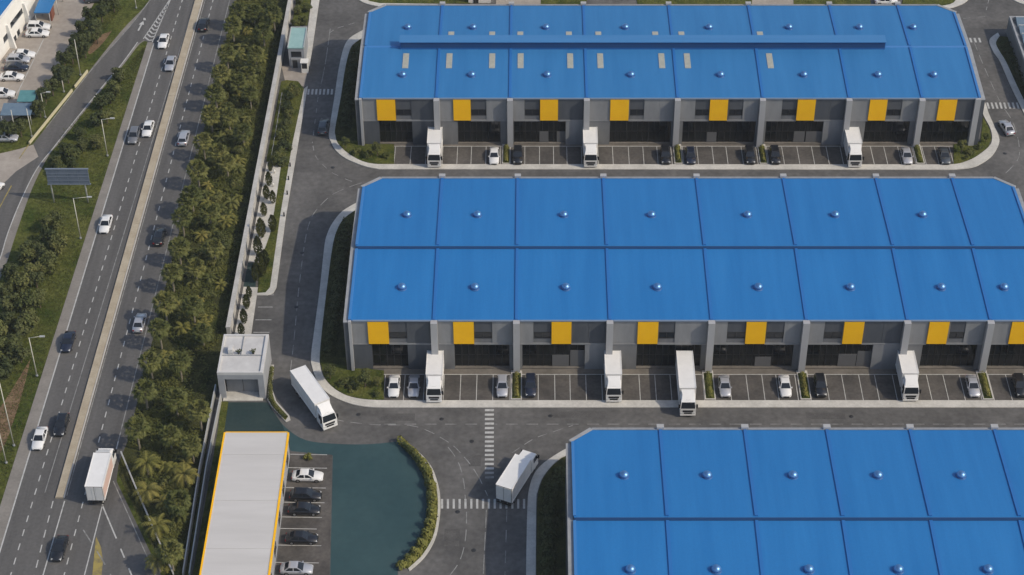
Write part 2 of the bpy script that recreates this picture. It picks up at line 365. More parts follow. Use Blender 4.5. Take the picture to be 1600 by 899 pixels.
# pavement strips
kerbed('pavement', [
    [(494, -60 + 0), (508, -60), (484, 104), (474, 104)],
])
kerbed('pavement', [[(475, 140), (481, 135), (466, 225), (447, 337), (432, 450), (427, 459), (418, 462), (400, 462), (400, 459), (415, 458), (422, 450), (438, 337), (457, 225)]])
w1o = cr([(567, 48), (547, 60), (537, 76), (529, 110), (523, 150), (515, 200), (514, 214), (517, 222), (524, 235), (538, 247), (557, 256), (575, 262), (592, 265)], 4)
w1i = cr([(592, 257.5), (578, 256), (564, 252), (549, 244), (536, 234), (527, 223), (524, 212), (524, 200), (533, 150), (539, 110), (547, 78), (556, 67), (570, 58)], 4)
e1o = cr([(1480, 266), (1500, 265), (1524, 261), (1547, 247), (1559, 230), (1561, 216), (1553, 197), (1544, 176), (1540, 163), (1518, 110), (1478, 15)], 4)
e1i = cr([(1468, 15), (1508, 110), (1532, 165), (1537, 182), (1547, 201), (1550, 217), (1545, 230), (1523, 247), (1500, 256), (1480, 258)], 4)
kerbed('pavement', [w1o + e1o + e1i + w1i])
w2o = cr([(560, 316), (535, 331), (520, 349), (512, 365), (507, 385), (500, 450), (492, 510), (486, 557), (488, 575), (496, 596), (512, 615), (540, 629), (570, 636), (604, 637.5)], 4)
w2i = cr([(604, 626.5), (570, 625), (542, 619), (521, 607), (506, 590), (500, 570), (500, 550), (505, 500), (511, 450), (519, 390), (526, 362), (538, 342), (562, 325)], 4)
kerbed('pavement', [w2o + [(1900, 637.5), (1900, 626.5)] + w2i])
w3o = cr([(890, 700), (877, 706), (850, 724), (835, 741), (827, 764), (824, 794), (822, 899), (822, 1000)], 4)
w3i = cr([(837, 1000), (837, 899), (838, 786), (840, 769), (847, 749), (860, 731), (877, 716), (895, 709)], 4)
kerbed('pavement', [w3o + w3i])
kerbed('pavement', [cr([(1559, 52), (1548, 60), (1546, 68), (1553, 83), (1563, 98), (1579, 135), (1600, 178), (1640, 260)], 4) + cr([(1648, 255), (1610, 178), (1589, 135), (1572, 98), (1561, 80), (1556, 68), (1562, 57)], 4)])
kerbed('pavement', [cr([(1522, -12), (1510, 3), (1496, 10), (1478, 15), (1455, 16)], 4) + [(1000, 16), (997, 10), (1455, 11)] + cr([(1472, 10), (1490, 5), (1500, -12)], 3)])
kerbed('pavement', [cr([(545, -14), (560, 0), (574, 7), (592, 11)], 4) + [(905, 15), (913, 10), (594, 6), (578, 3), (566, -3), (556, -14)]])
kerbed('pavement', [cr([(1565, -10), (1582, 0), (1602, 8), (1650, 14)], 3) + [(1650, 8), (1604, 3), (1588, -4), (1578, -10)]])
# beds of grass and soil inside the kerbs (a little higher than the road)
def bed(name, pts, m, h=.11): return slab(name, [gp(p) for p in pts], -.02, h, m)
bed('lawn', [[(584, -40), (735, -40), (735, 6), (594, 6), (578, 3), (566, -3)]], M['lawn'])
bed('lawn', [[(845, -40), (935, -40), (913, 10), (845, 12)], [(985, -40), (1175, -40), (1175, 11), (997, 10)], [(1240, -40), (1360, -40), (1360, 11), (1240, 11)], [(1410, -40), (1505, -40), (1500, -12), (1490, 5), (1472, 10), (1455, 11), (1410, 11)]], M['lawn'])
bed('pale_paving', [[(1175, -40), (1240, -40), (1240, 11), (1175, 11)], [(775, -40), (845, -40), (845, 12), (775, 12)]], M['yard'], .06)
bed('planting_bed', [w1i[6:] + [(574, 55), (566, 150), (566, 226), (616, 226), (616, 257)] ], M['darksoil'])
bed('corner_lawn', [[(527, 222), (566, 221), (616, 227), (616, 257.3), (592, 257.3), (578, 255.5), (564, 251.5), (549, 243.5), (536, 233.5)]], M['lawn'], .125)
bed('corner_lawn', [[(1490, 226), (1532, 222), (1536, 184), (1546, 202), (1549, 217), (1544, 230), (1522, 247), (1500, 255.5), (1490, 257.5)]], M['lawn'])
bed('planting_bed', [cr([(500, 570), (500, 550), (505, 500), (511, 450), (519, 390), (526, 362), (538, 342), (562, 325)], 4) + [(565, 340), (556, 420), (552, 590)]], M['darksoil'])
bed('corner_lawn', [[(501, 566), (548, 574), (600, 580), (600, 626.2), (570, 624.7), (542, 618.7), (521, 606.7), (506, 589.7)]], M['lawn'], .125)
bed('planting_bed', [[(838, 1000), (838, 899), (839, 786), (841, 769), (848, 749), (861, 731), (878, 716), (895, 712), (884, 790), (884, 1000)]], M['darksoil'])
bed('planting_bed', [cr([(1562, 57), (1556, 68), (1561, 80), (1572, 98), (1589, 135), (1610, 178), (1648, 255)], 4) + [(1700, 255), (1640, 150), (1605, 105), (1582, 60)]], M['darksoil'])
bed('roadside_lawn', [[off(wall_l, 8)(-60), (494, -60), (480, 40), (449, 40), off(wall_l, 8)(40)]], M['lawn'])
bed('roadside_lawn', [[off(wall_l, 8)(128), (448, 126), (466, 128), (475, 140), (457, 225), (452, 254), (418, 254), off(wall_l, 8)(252)],
                      [(440, 254), (452, 254), (438, 337), (422, 450), (415, 458), (403, 458), (406, 412), (418, 378), (424, 362)]], M['lawn'])
bed('walkway', [[off(wall_l, 9)(254), (440, 254), (432, 310), (423, 362), (418, 378), (406, 410), off(wall_l, 9)(410)], [off(wall_l, 9)(449), (403, 450), (392, 527), off(wall_l, 9)(527)]], M['pave'])
bed('paved_hollow', [[off(wall_l, 9)(411), (403, 411), (399, 449), off(wall_l, 9)(449)]], M['tealdark'], .03)
bed('gate_forecourt', [[(440, 104), (483, 104), (475, 136), (445, 126)]], M['yard'], .05)
bed('green_coated_yard', [[(352, 629), (418, 629), (425, 640), (440, 662), (452, 690), (452, 740), (340, 740)]], M['tealdark'], .02)
sheet('teal_yard', [gp(cr([(432, 650), (446, 668), (478, 688), (530, 694), (580, 694), (622, 690)], 4) + cr([(626, 692), (650, 716), (664, 742), (668, 772), (668, 802), (660, 838), (640, 868), (622, 884)], 4) + [(618, 1000), (514, 1000), (516, 899), (520, 712), (455, 705), (440, 690)])], .008, M['teal'])
sheet('parking_bays', [gp([(452, 707), (519, 711), (515, 899), (512, 1000), (420, 1000)])], .016, M['stall'])
kerbed('kerb', [cr([(627, 690), (655, 708), (674, 730), (684, 756), (688, 780), (687, 810), (680, 843), (663, 872), (640, 893)], 4) + cr([(638, 889), (660, 868), (676, 841), (683, 810), (684, 780), (680, 757), (670, 732), (652, 711), (626, 693)], 4)], M['pave'])
bed('hedge_soil', [cr([(626, 693), (652, 711), (670, 732), (680, 757), (684, 780), (683, 810), (676, 841), (660, 868), (638, 889)], 4) + cr([(622, 884), (640, 868), (660, 838), (668, 802), (668, 772), (664, 742), (650, 716), (622, 692)], 4)], M['lawn'])
kerbed('kerb', [[(422, 571), (428, 571), (426, 610), (432, 628), (452, 650), (454, 657), (447, 660), (424, 636), (418, 626)]], M['kerb'])
bed('hedge_soil', [[(423, 574), (426.5, 574), (424.5, 611), (430, 629), (450, 652), (446, 658), (425, 635), (419.5, 625)]], M['lawn'], .14)
slab('yellow_strip', [gp([(345, 628), (357, 628), (350, 677), (310, 905), (295, 1000), (283, 1000), (300, 905), (341, 670)])], -.02, .08, M['lawn'])
# aprons and stalls
sheet('parking_apron', [gp([(600, 573), (1900, 573), (1900, 586), (600, 586)])], .006, M['apron'])
sheet('parking_apron', [gp([(614, 220), (1492, 220), (1492, 229), (614, 229)])], .006, M['apron'])
sheet('parking_bays', [gp([(600, 585), (1900, 585), (1900, 626.5), (600, 626.5)])], .012, M['stall'])
sheet('parking_bays', [gp([(616, 228.5), (1490, 228.5), (1490, 257.5), (616, 257.5)])], .012, M['stall'])

b = MB()
S2 = [600, 631, 662, 693, 719, 744.5, 770, 797, 814.5, 841, 867, 891, 916, 941, 971, 1000, 1025, 1049, 1075, 1100, 1117, 1142, 1169, 1194, 1216, 1246, 1266, 1294, 1320, 1347, 1372, 1400, 1429, 1454, 1480, 1506, 1532, 1551, 1579, 1606, 1632, 1660]
S1 = [616, 641, 665, 691, 714, 736, 759, 782, 820, 843, 865, 886, 909, 935, 958, 983, 1006, 1028, 1050, 1068, 1091, 1115, 1137, 1161, 1184, 1201, 1225, 1249, 1272, 1295, 1317, 1344, 1365, 1386, 1408, 1430, 1446, 1466, 1489]
for S, vb, vt, vm in ((S2, 626, 585.5, 615), (S1, 257, 229, 252)):
    for u in S:
        p = G(u, vm); ya = G(u, vb).y; yb = G(u, vt).y
        seg_quads(b, [(p.x, ya), (p.x, yb)], .11, .020)
    xa = G(S[0], vt).x; xb = G(S[-1], vt).x; y_ = G(800, vt).y
    seg_quads(b, [(xa, y_), (xb, y_)], .15, .024)
for v, u0, u1 in ((710, 450, 511), (731, 446, 511), (762, 441, 509), (785, 438, 507), (808, 435, 503), (826, 433, 495), (852, 430, 502), (879, 427, 498)):
    seg_quads(b, gp([(u0, v), (u1, v + 1)]), .12, .022)
for v, u0, u1 in ((461, 404, 428), (480, 403, 426), (500, 399, 424), (519.5, 396, 421)): seg_quads(b, gp([(u0, v), (u1, v)]), .12, .004)
tag(b.build('parking_lines', M['mark']), kind='structure')
b = MB()
def dashes(pts, w_=.13, d_=2.0, g_=1.6, m=1, curve=True): seg_quads(b, gp(cr(pts, 5) if curve else pts), w_, .004, d_, g_, m)
dashes([(516, 45), (509, 95), (501, 136)], d_=6, g_=.8); dashes([(497, 152), (491, 200), (488, 224)], d_=1.6, g_=2)
dashes([(514, 52), (528, 44), (554, 36)], d_=1.4, g_=1)
dashes([(489, 228), (492, 241), (498, 251), (516, 268), (529, 275), (545, 282), (562, 287)], d_=1.5)
dashes([(565, 286), (547, 292), (520, 304), (499, 323), (486, 342), (477, 375), (467, 450), (460, 525), (454, 578)], d_=2.4, g_=1.2)
dashes([(520, 654), (540, 659), (590, 664), (640, 665), (670, 674), (697, 689), (712, 700), (735, 726), (748, 746)], d_=1.8, g_=1.1)
dashes([(700, 699), (710, 712), (719, 730), (725, 756), (727, 779), (729, 804), (727, 844), (718, 877), (700, 903), (680, 930)], d_=2.3, g_=1.2)
dashes([(760, 797), (757.5, 850), (755, 899), (752, 990)], d_=3.6, g_=.8, curve=False)
dashes([(792, 797), (789, 899), (786, 990)], d_=2.4, g_=1.6, curve=False)
dashes([(600, 663), (1850, 663)], d_=1.8, g_=1.3, curve=False)
dashes([(800, 708), (832, 687), (858, 677), (895, 665)], d_=1.6, g_=1)
dashes([(748, 745), (762, 775)], d_=1.6, g_=1.4)
dashes([(1522, 66), (1537, 103), (1562, 158), (1582, 190), (1592, 225), (1590, 250), (1567, 275)], d_=3.0, g_=1.6)
dashes([(1505, 29), (1540, 26)], d_=1.5, g_=1.5, curve=False); dashes([(1545, 0), (1541, 16)], d_=1.5, g_=1.2, curve=False)
seg_quads(b, gp([(79, 39), (40, 120), (22, 156)]), .16, .004, m=0)
tag(b.build('road_markings', [M['mark'], M['markworn']]), kind='structure')
b = MB()
for i in range(16):
    v = 639.5 + i * 7.0
    b.face([Vector((*p, .008)) for p in gp([(757.5, v + 3.3), (771.5, v + 3.3), (771.8, v), (757.8, v)])], 0 if i < 14 else 1)
for i in range(15):
    u = 689 + i * 9.15
    b.face([Vector((*p, .012)) for p in gp([(u, 795), (u + 3.4, 795), (u + 3.4, 780), (u, 780)])])
for i in range(7):
    u = 481 + i * 6.1
    b.face([Vector((*p, .008)) for p in gp([(u - 1, 148), (u + 2, 148), (u + 3, 139.5), (u, 139.5)])])
for i in range(5):
    u = 1500 + i * 7.0
    b.face([Vector((*p, .008)) for p in gp([(u + 2.5, 66.5), (u + 5.5, 66.5), (u + 3.2, 59.5), (u, 59.5)])])
for i in range(8):
    u = 1541 + i * 6.6
    b.face([Vector((*p, .008)) for p in gp([(u + 3, 170), (u + 6, 170), (u + 3, 160.5), (u, 160.5)])])
tag(b.build('zebra_crossings', [M['mark'], M['markworn']]), kind='structure')

def patch(u, v, w_, d_, m, z=.002):
    p = G(u, v); return [(p.x - w_ / 2, p.y - d_ / 2), (p.x + w_ / 2, p.y - d_ / 2), (p.x + w_ / 2, p.y + d_ / 2), (p.x - w_ / 2, p.y + d_ / 2)]
M['patch'] = mat('asphalt_repair', (.078, .076, .073), .88, col2=(.118, .114, .110), scale=.5, detail=8, fine=.15, spec=.2)
sheet('asphalt_repairs', [patch(620, 652, 5.5, 1.6, 0), patch(905, 648, 8, 1.4, 0), patch(1290, 650, 6, 1.5, 0), patch(706, 840, 2.2, 3.4, 0), patch(742, 720, 1.8, 2.4, 0), patch(1560, 40, 4, 3, 0)], .000, M['patch'])
b = MB()
for u, v in ((520, 262), (472, 395), (463, 480), (560, 648), (690, 655), (860, 650), (1075, 650), (1330, 651), (737, 690), (715, 800), (740, 860), (1550, 60), (1570, 240)):
    p = G(u, v); b.lathe([(.36, 0), (.34, .012)], (p.x, p.y, .001), 12)
tag(b.build('manhole_covers', M['bars']), kind='structure')
# ------------------------------------------------------------------ warehouses
ZE = 10.2
dome_me = {}
def make_dome():
    a = MB(); a.lathe([(.62, 0), (.62, .18), (.66, .22), (.66, .30), (.60, .46), (.46, .62), (.26, .73), (.06, .77)], (0, 0, 0), 16)
    c = MB(); c.lathe([(.82, 0), (.78, .10), (.70, .14)], (0, 0, 0), 12)
    return a.mesh('roof_vent', M['dome']), c.mesh('vent_collar', M['collar'])
DOME, COLLAR = make_dome()

def warehouse(label, ribs_px, v_eave, v_ridge, v_back, base_v, vents, pale, monitor=None, sky_px=(), facade=None, right_chamfer=True, front_clear=False, leftend=None, rightend=None):
    zr = ZE + .85; stepz = .38
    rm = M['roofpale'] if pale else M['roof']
    xs = [G(u, v_eave, ZE).x for u in ribs_px] if not isinstance(ribs_px[0], str) else None
    ys = G(CU, v_eave, ZE).y; yr = G(CU, v_ridge, zr).y; yn = G(CU, v_back, ZE + .1).y
    root = empty('warehouse', (xs[0], ys, 0), label, 'warehouse', 'blue-roofed warehouses of the estate')
    off_ = Vector((-xs[0], -ys, 0))
    def B(name, mb_, mats, parent=root, smooth=False):
        mb_.v = [(p[0] - xs[0], p[1] - ys, p[2]) for p in mb_.v]
        o = mb_.build(name, mats); o.parent = parent; return o
    ch = 3.0; chy = 2.6
    north = zr + (0 if monitor else stepz)
    zn = ZE + .2
    x0, x1 = xs[0], xs[-1]
    # outer wall shell
    s = MB(); ins = .12
    pts = [(x0 + ins, ys + .75), (x1 - ins, ys + .75), (x1 - ins, yn - chy), (x1 - ch, yn - ins), (x0 + ch, yn - ins), (x0 + ins, yn - chy)]
    s.prism(pts, 0, ZE - .25); B('outer_wall', s, M['wallA'])
    # roof panels, one per bay and slope, with thickness
    nb = len(xs) - 1
    for i in range(nb):
        a, c = xs[i], xs[i + 1]
        a2 = a + (.02 if i else .0); c2 = c
        s = MB(); s.hexa([(a2, ys, ZE - .2), (c2, ys, ZE - .2), (c2, yr, zr - .2), (a2, yr, zr - .2)], [(a2, ys, ZE), (c2, ys, ZE), (c2, yr, zr), (a2, yr, zr)])
        B('roof_panel', s, rm)
        def zz(y): return north + (zn - north) * (y - yr) / (yn - yr)
        poly = [(a2, yr), (c2, yr)]
        if i == nb - 1 and right_chamfer: poly += [(c2, yn - chy), (c2 - ch, yn)]
        else: poly += [(c2, yn)]
        if i == 0: poly += [(a2 + ch, yn), (a2, yn - chy)]
        else: poly += [(a2, yn)]
        s = MB(); k = len(poly); s.v += [(x, y, zz(y)) for x, y in poly] + [(x, y, zz(y) - .2) for x, y in poly]
        s.f.append(tuple(range(k))); s.m.append(0); s.sm.append(False)
        for q in range(k):
            r_ = (q + 1) % k; s.f.append((q, k + q, k + r_, r_)); s.m.append(0); s.sm.append(False)
        B('roof_panel', s, rm)
    if not monitor:
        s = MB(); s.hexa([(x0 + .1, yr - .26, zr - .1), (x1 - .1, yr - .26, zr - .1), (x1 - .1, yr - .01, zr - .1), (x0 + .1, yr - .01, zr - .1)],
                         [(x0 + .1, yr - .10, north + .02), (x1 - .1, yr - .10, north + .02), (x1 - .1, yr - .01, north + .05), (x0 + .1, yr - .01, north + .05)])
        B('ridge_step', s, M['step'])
    else:
        s = MB(); s.hexa([(x0, yr - .3, zr - .02), (x1, yr - .3, zr - .02), (x1, yr + .3, zr - .02), (x0, yr + .3, zr - .02)],
                         [(x0, yr - .12, zr + .14), (x1, yr - .12, zr + .14), (x1, yr + .12, zr + .14), (x0, yr + .12, zr + .14)])
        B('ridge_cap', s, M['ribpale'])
        m0 = G(monitor[0], 72, zr + 1).x; m1 = G(monitor[1], 72, zr + 1).x; hw = 1.05
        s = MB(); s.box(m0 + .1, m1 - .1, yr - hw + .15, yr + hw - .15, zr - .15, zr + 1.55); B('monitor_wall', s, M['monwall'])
        n_pan = 12
        for i in range(n_pan):
            a = m0 + (m1 - m0) * i / n_pan; c = m0 + (m1 - m0) * (i + 1) / n_pan - .012
            s = MB(); s.hexa([(a, yr - hw - .1, zr + 1.552), (c, yr - hw - .1, zr + 1.552), (c, yr + hw + .1, zr + 1.552), (a, yr + hw + .1, zr + 1.552)],
                             [(a, yr - hw - .1, zr + 1.66), (c, yr - hw - .1, zr + 1.66), (c, yr + hw + .1, zr + 1.76), (a, yr + hw + .1, zr + 1.76)])
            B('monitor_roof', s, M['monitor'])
        s = MB(); s.box(m0 + .2, m1 - .2, yr - hw + .1, yr - hw + .149, zr + .35, zr + 1.35); B('monitor_shade_face', s, M['step'])  # dark strip on the monitor's front, painted in for its shade
    # ribs over the party walls and raised verges at both ends
    for i, x in enumerate(xs):
        hw = .23
        if i == 0: xa, xb = x - .10, x + .32
        elif i == nb: xa, xb = x - .32, x + .10
        else: xa, xb = x - hw, x + hw
        h = .17
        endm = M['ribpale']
        s = MB(); s.hexa([(xa, ys + .02, ZE - .05), (xb, ys + .02, ZE - .05), (xb, yr - .27, zr - .06), (xa, yr - .27, zr - .06)],
                         [(xa, ys + .02, ZE + h), (xb, ys + .02, ZE + h), (xb, yr - .27, zr + h), (xa, yr - .27, zr + h)])
        B('roof_rib', s, endm if i in (0, nb) else M['rib'])
        ye = yn - (chy if i == 0 or (i == nb and right_chamfer) else 0) - .05
        ze = north + (zn - north) * (ye - yr) / (yn - yr)
        s = MB(); s.hexa([(xa, yr + .31, north - .06), (xb, yr + .31, north - .06), (xb, ye, ze - .05), (xa, ye, ze - .05)],
                         [(xa, yr + .31, north + h), (xb, yr + .31, north + h), (xb, ye, ze + h), (xa, ye, ze + h)])
        B('roof_rib', s, endm if i in (0, nb) else M['rib'])
    # grey gable parapets outside the verges
    for x, sgn in ((x0, -1), (x1, 1)):
        xa, xb = (x - .85, x - .11) if sgn < 0 else (x + .11, x + .85)
        s = MB(); yq = yn - chy
        for (ya, za), (yb, zb) in (((ys - .3, ZE - .35), (yr, zr - .3)), ((yr, zr - .3), (yq, zn - .3))):
            s.hexa([(xa, ya, 0), (xb, ya, 0), (xb, yb, 0), (xa, yb, 0)], [(xa, ya, za), (xb, ya, za), (xb, yb, zb), (xa, yb, zb)])
        B('gable_wall', s, M['wallB'])
        s = MB()
        for (ya, za), (yb, zb) in (((ys - .3, ZE - .348), (yr, zr - .298)), ((yr + .001, zr - .298), (yq, zn - .298))):
            s.hexa([(xa - .03, ya, za), (xb + .03, ya, za), (xb + .03, yb, zb), (xa - .03, yb, zb)], [(xa - .03, ya, za + .16), (xb + .03, ya, za + .16), (xb + .03, yb, zb + .16), (xa - .03, yb, zb + .16)])
        B('parapet_coping', s, M['coping'])
    # gutters along the back, and the chamfered corners
    s = MB(); s.box(x0 + ch - .1, x1 - (ch - .1 if right_chamfer else 0), yn + .01, yn + .42, zn - .5, zn + .10); B('gutter', s, M['gutter'])
    def cham(xa, xb):
        s = MB(); p = Vector((xa, yn - chy, 0)); q = Vector((xb, yn, 0)); dd = (q - p).normalized(); nn = Vector((-dd.y, dd.x, 0))
        if nn.y < 0: nn = -nn
        P4 = [p + nn * .01, q + nn * .01, q + nn * .55, p + nn * .55]
        if (P4[1] - P4[0]).cross(P4[2] - P4[0]).z < 0: P4 = [P4[1], P4[0], P4[3], P4[2]]
        s.hexa([v_ + Vector((0, 0, zn - .5)) for v_ in P4], [v_ + Vector((0, 0, zn + .12)) for v_ in P4]); B('corner_gutter', s, M['coping'])
    cham(x0 - .1, x0 + ch)
    if right_chamfer: cham(x1 + .1, x1 - ch)
    for x in xs[1:-1]:
        s = MB(); s.box(x - .52, x + .52, yn + .02, yn + .75, zn + .125, zn + .5); s.box(x - .45, x + .45, yn + .51, yn + .7, 0, zn + .123); B('pier_cap', s, M['pier'])
    # eave trim
    for i in range(nb):
        s = MB(); s.box(xs[i] + .55, xs[i + 1] - .55, ys - .20, ys - .003, ZE - .22, ZE + .0); B('eave_gutter', s, M['eave'])
    # roof vents
    for u, v in vents:
        z = ZE + .4
        for _ in range(3):
            p = G(u, v, z + .3)
            z = ZE + (zr - ZE) * (p.y - ys) / (yr - ys) if p.y < yr else north + (zn - north) * (p.y - yr) / (yn - yr)
        o = link('roof_vent', DOME, root, (p.x - x0, p.y - ys, z + .08)); link('vent_collar', COLLAR, o, (0, 0, -.12))
    for u, va, vb, w_ in sky_px:
        z = ZE + .5
        def onroof(u_, v_):
            z_ = ZE + .4
            for _ in range(4):
                p_ = G(u_, v_, z_); z_ = ZE + (zr - ZE) * (p_.y - ys) / (yr - ys) if p_.y < yr else north + (zn - north) * (p_.y - yr) / (yn - yr)
            return p_.x, p_.y, z_
        xa, ya, za = onroof(u, vb); xb, yb, zb = onroof(u, va); h = w_ / 8.3 / 2; xm = (xa + xb) / 2
        s = MB(); s.hexa([(xm - h, ya, za), (xm + h, ya, za), (xm + h, yb, zb), (xm - h, yb, zb)], [(xm - h, ya, za + .07), (xm + h, ya, za + .07), (xm + h, yb, zb + .07), (xm - h, yb, zb + .07)])
        B('skylight', s, M['skylight'])
    # front: piers, panels, windows and glazed shopfronts
    for i, x in enumerate(xs):
        if i == 0: xa, xb = x - .1, x + .35
        elif i == nb: xa, xb = x - .9, x + .1
        else: xa, xb = x - .52, x + .52
        s = MB(); s.box(xa, xb, ys - (.9 if 0 < i < nb else .5), ys + .7, 0, ZE - .05)
        B('pier', s, M['pier'])
    def X(u, v): return F(u, v, ys)[0]
    for i in range(nb):
        a = xs[i] + (.55 if i else .37); c = xs[i + 1] - (.55 if i < nb - 1 else .92)
        if facade is None:
            s = MB(); s.box(a, c, ys, ys + .5, 0, ZE - .3); B('wall_panel', s, M['wallA']); continue
        fa = facade[i]
        ybot = base_v; ymid = (v_eave + ybot) / 2 + 1
        yl, yh = [X(u, v_eave + 2) for u in fa['y']]
        zlo = 5.45
        yl = max(yl, a); yh = min(yh, c)
        # upper storey
        cuts = [a, yl, yh, c]
        wins = []
        for (p, q) in fa['w']:
            wins.append((max(a, X(p, v_eave + 28)), min(c, X(q, v_eave + 28))))
        def upper(lo, hi, k):
            ws = [w_ for w_ in wins if w_[1] > lo + .3 and w_[0] < hi - .3]
            if not ws:
                if hi - lo < .05: return
                n = max(1, round((hi - lo) / 3.4))
                for q in range(n):
                    p0 = lo + (hi - lo) * q / n; p1 = lo + (hi - lo) * (q + 1) / n - .03
                    s = MB(); s.box(p0, p1, ys + .02, ys + .3, zlo, ZE - .3); B('wall_panel', s, k)
                return
            w0, w1 = max(lo, ws[0][0]), min(hi, ws[0][1])
            if w0 - lo > .1: upper(lo, w0 - .02, M['wallC'] if lo == a else k)
            if hi - w1 > .1: upper(w1 + .02, hi, M['wallC'] if fa.get('r', 1) else k)
            s = MB(); s.box(w0, w1, ys + .10, ys + .32, 7.65, ZE - .32); B('dark_panel', s, M['wallB'])
            s = MB(); s.box(w0, w1, ys + .12, ys + .32, zlo, 6.35); B('wall_panel', s, M['wallA'])
            fr = MB(); fr.box(w0, w1, ys + .06, ys + .2, 7.551, 7.648); fr.box(w0, w1, ys + .06, ys + .2, 6.352, 6.45)
            fr.box(w0 + .002, w0 + .1, ys + .06, ys + .2, 6.451, 7.55); fr.box(w1 - .1, w1 - .002, ys + .06, ys + .2, 6.451, 7.55)
            fr.box((w0 + w1) / 2 - .04, (w0 + w1) / 2 + .04, ys + .06, ys + .2, 6.451, 7.55)
            f = B('window', fr, M['bars'])
            for p0, p1 in ((w0 + .102, (w0 + w1) / 2 - .042), ((w0 + w1) / 2 + .042, w1 - .102)):
                pn = MB(); pn.box(p0, p1, ys + .15, ys + .19, 6.452, 7.549); B('pane', pn, M['winglass'], f)
        upper(a, yl - .02, M['wallC'] if i % 3 != 2 else M['wallA'])
        upper(yh + .02, c, M['wallB'] if fa.get('dark', 1) else M['wallA'])  # darker grey here paints in the shadow cast by the next pier
        s = MB(); s.box(yl, yh, ys - .16, ys + .3, zlo - .05, ZE - .3); B('yellow_panel', s, M['yellow'])
        led = MB()
        for p0, p1 in ((a, yl - .004), (yh + .004, c)):
            if p1 > p0: led.box(p0, p1, ys - .05, ys + .31, zlo - .30, zlo - .03)
        B('ledge', led, M['wallC'])
        # lower storey
        g0, g1 = [X(u, (v_eave + ymid * 2) / 3 + (ybot - v_eave) * .25) for u in fa['g']]
        g0 = max(g0, a + .1); g1 = min(g1, c - .1)
        ztop = zlo - .32
        if g0 - a > .12:
            s = MB(); s.box(a, g0, ys + .02, ys + .35, 0, ztop); B('wall_panel', s, M['wallA'] if i else M['wallB'])
        if c - g1 > .12:
            s = MB(); s.box(g1, c, ys + .02, ys + .35, 0, ztop); B('wall_panel', s, (M['wallB'] if i == 0 else M['wallC']) if c - g1 > 1.5 else M['wallA'])
        gl_ = MB(); gl_.box(g0, g1, ys + .55, ys + .62, .25, ztop); sf = B('shopfront', gl_, M['glass'])
        pl = MB(); pl.box(g0 + .002, g1 - .002, ys + .03, ys + .64, .006, .248); B('plinth', pl, M['apron'], sf)
        nm = max(2, round((g1 - g0) / 1.05))
        bars = MB()
        for q in range(nm + 1):
            x = g0 + .05 + (g1 - g0 - .1) * q / nm; bars.box(x - .04, x + .04, ys + .47, ys + .549, .252, ztop - .002)
        for z in (2.6,): bars.box(g0 + .1, g1 - .1, ys + .50, ys + .548, z - .03, z + .03)
        B('glazing_bars', bars, M['bars'], sf)
        for p, q, zt in fa.get('d', ()):
            d0, d1 = X(p, ybot - 12), X(q, ybot - 12)
            s = MB(); s.box(d0, d1, ys + .40, ys + .466, .25, zt); B('door', s, M['door'], sf)
    return root

F2 = [dict(y=(574, 606), w=[(607, 636)], g=(579 + 2, 637), r=0), dict(y=(708, 740), w=[(741, 769)], g=(710, 796)),
      dict(y=(862, 893), w=[(834, 861)], g=(816, 914), d=[(863, 889, 2.6), (891, 913, 3.6)]), dict(y=(997, 1029), w=[(1029, 1054)], g=(995, 1096), dark=0),
      dict(y=(1167, 1198), w=[(1136, 1165), (1197, 1224)], g=(1114, 1240), d=[(1180, 1205, 2.2)]), dict(y=(1320, 1351), w=[(1287, 1315)], g=(1261, 1364), d=[(1310, 1338, 2.8), (1339, 1363, 3.4)]),
      dict(y=(1453, 1484), w=[(1483, 1506)], g=(1441, 1527), dark=0), dict(y=(1582, 1614), w=[], g=(1541, 1630))]
F1 = [dict(y=(588, 617), w=[(619, 643)], g=(592, 644), r=0), dict(y=(708, 735), w=[(736, 760)], g=(715, 782)),
      dict(y=(844, 872), w=[(820, 843)], g=(801, 884), d=[(843, 857, 2.6), (870, 884, 2.6)]), dict(y=(954, 983), w=[(984, 1006)], g=(953, 1049), dark=0),
      dict(y=(1110, 1138), w=[(1086, 1108), (1139, 1160)], g=(1067, 1181), d=[(1105, 1120, 2.4)]), dict(y=(1247, 1275), w=[(1221, 1245)], g=(1197, 1287), d=[(1241, 1258, 2.6), (1260, 1286, 2.6)]),
      dict(y=(1360, 1387), w=[(1385, 1407)], g=(1352, 1422), dark=0), dict(y=(1468, 1496), w=[], g=(1440, 1520))]
F1[0]['g'] = (592, 644)
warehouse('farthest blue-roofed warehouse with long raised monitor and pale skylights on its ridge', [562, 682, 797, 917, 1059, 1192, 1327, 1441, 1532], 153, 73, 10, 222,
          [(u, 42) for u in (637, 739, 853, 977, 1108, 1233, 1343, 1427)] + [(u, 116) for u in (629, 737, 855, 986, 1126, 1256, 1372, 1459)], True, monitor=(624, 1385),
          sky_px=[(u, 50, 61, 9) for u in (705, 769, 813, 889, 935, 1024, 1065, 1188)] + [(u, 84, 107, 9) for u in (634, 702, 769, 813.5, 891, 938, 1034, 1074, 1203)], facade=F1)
warehouse('middle blue-roofed warehouse with two rows of round vents and seven parked trucks or vans ahead', [545, 678, 807, 953, 1112, 1260, 1418, 1548, 1648], 500, 388, 280, 577,
          [(u, 335) for u in (636, 746, 881, 1018, 1168, 1305, 1442)] + [(u, 448) for u in (628, 742, 884, 1027, 1185, 1329, 1471, 1569)], False, facade=F2)
x3 = [5.75, 18.55, 30.75, 42.6, 54.6, 66.8, 79.3, 91.6]
y3e = G(CU, 812, ZE + .85).y - 17.6
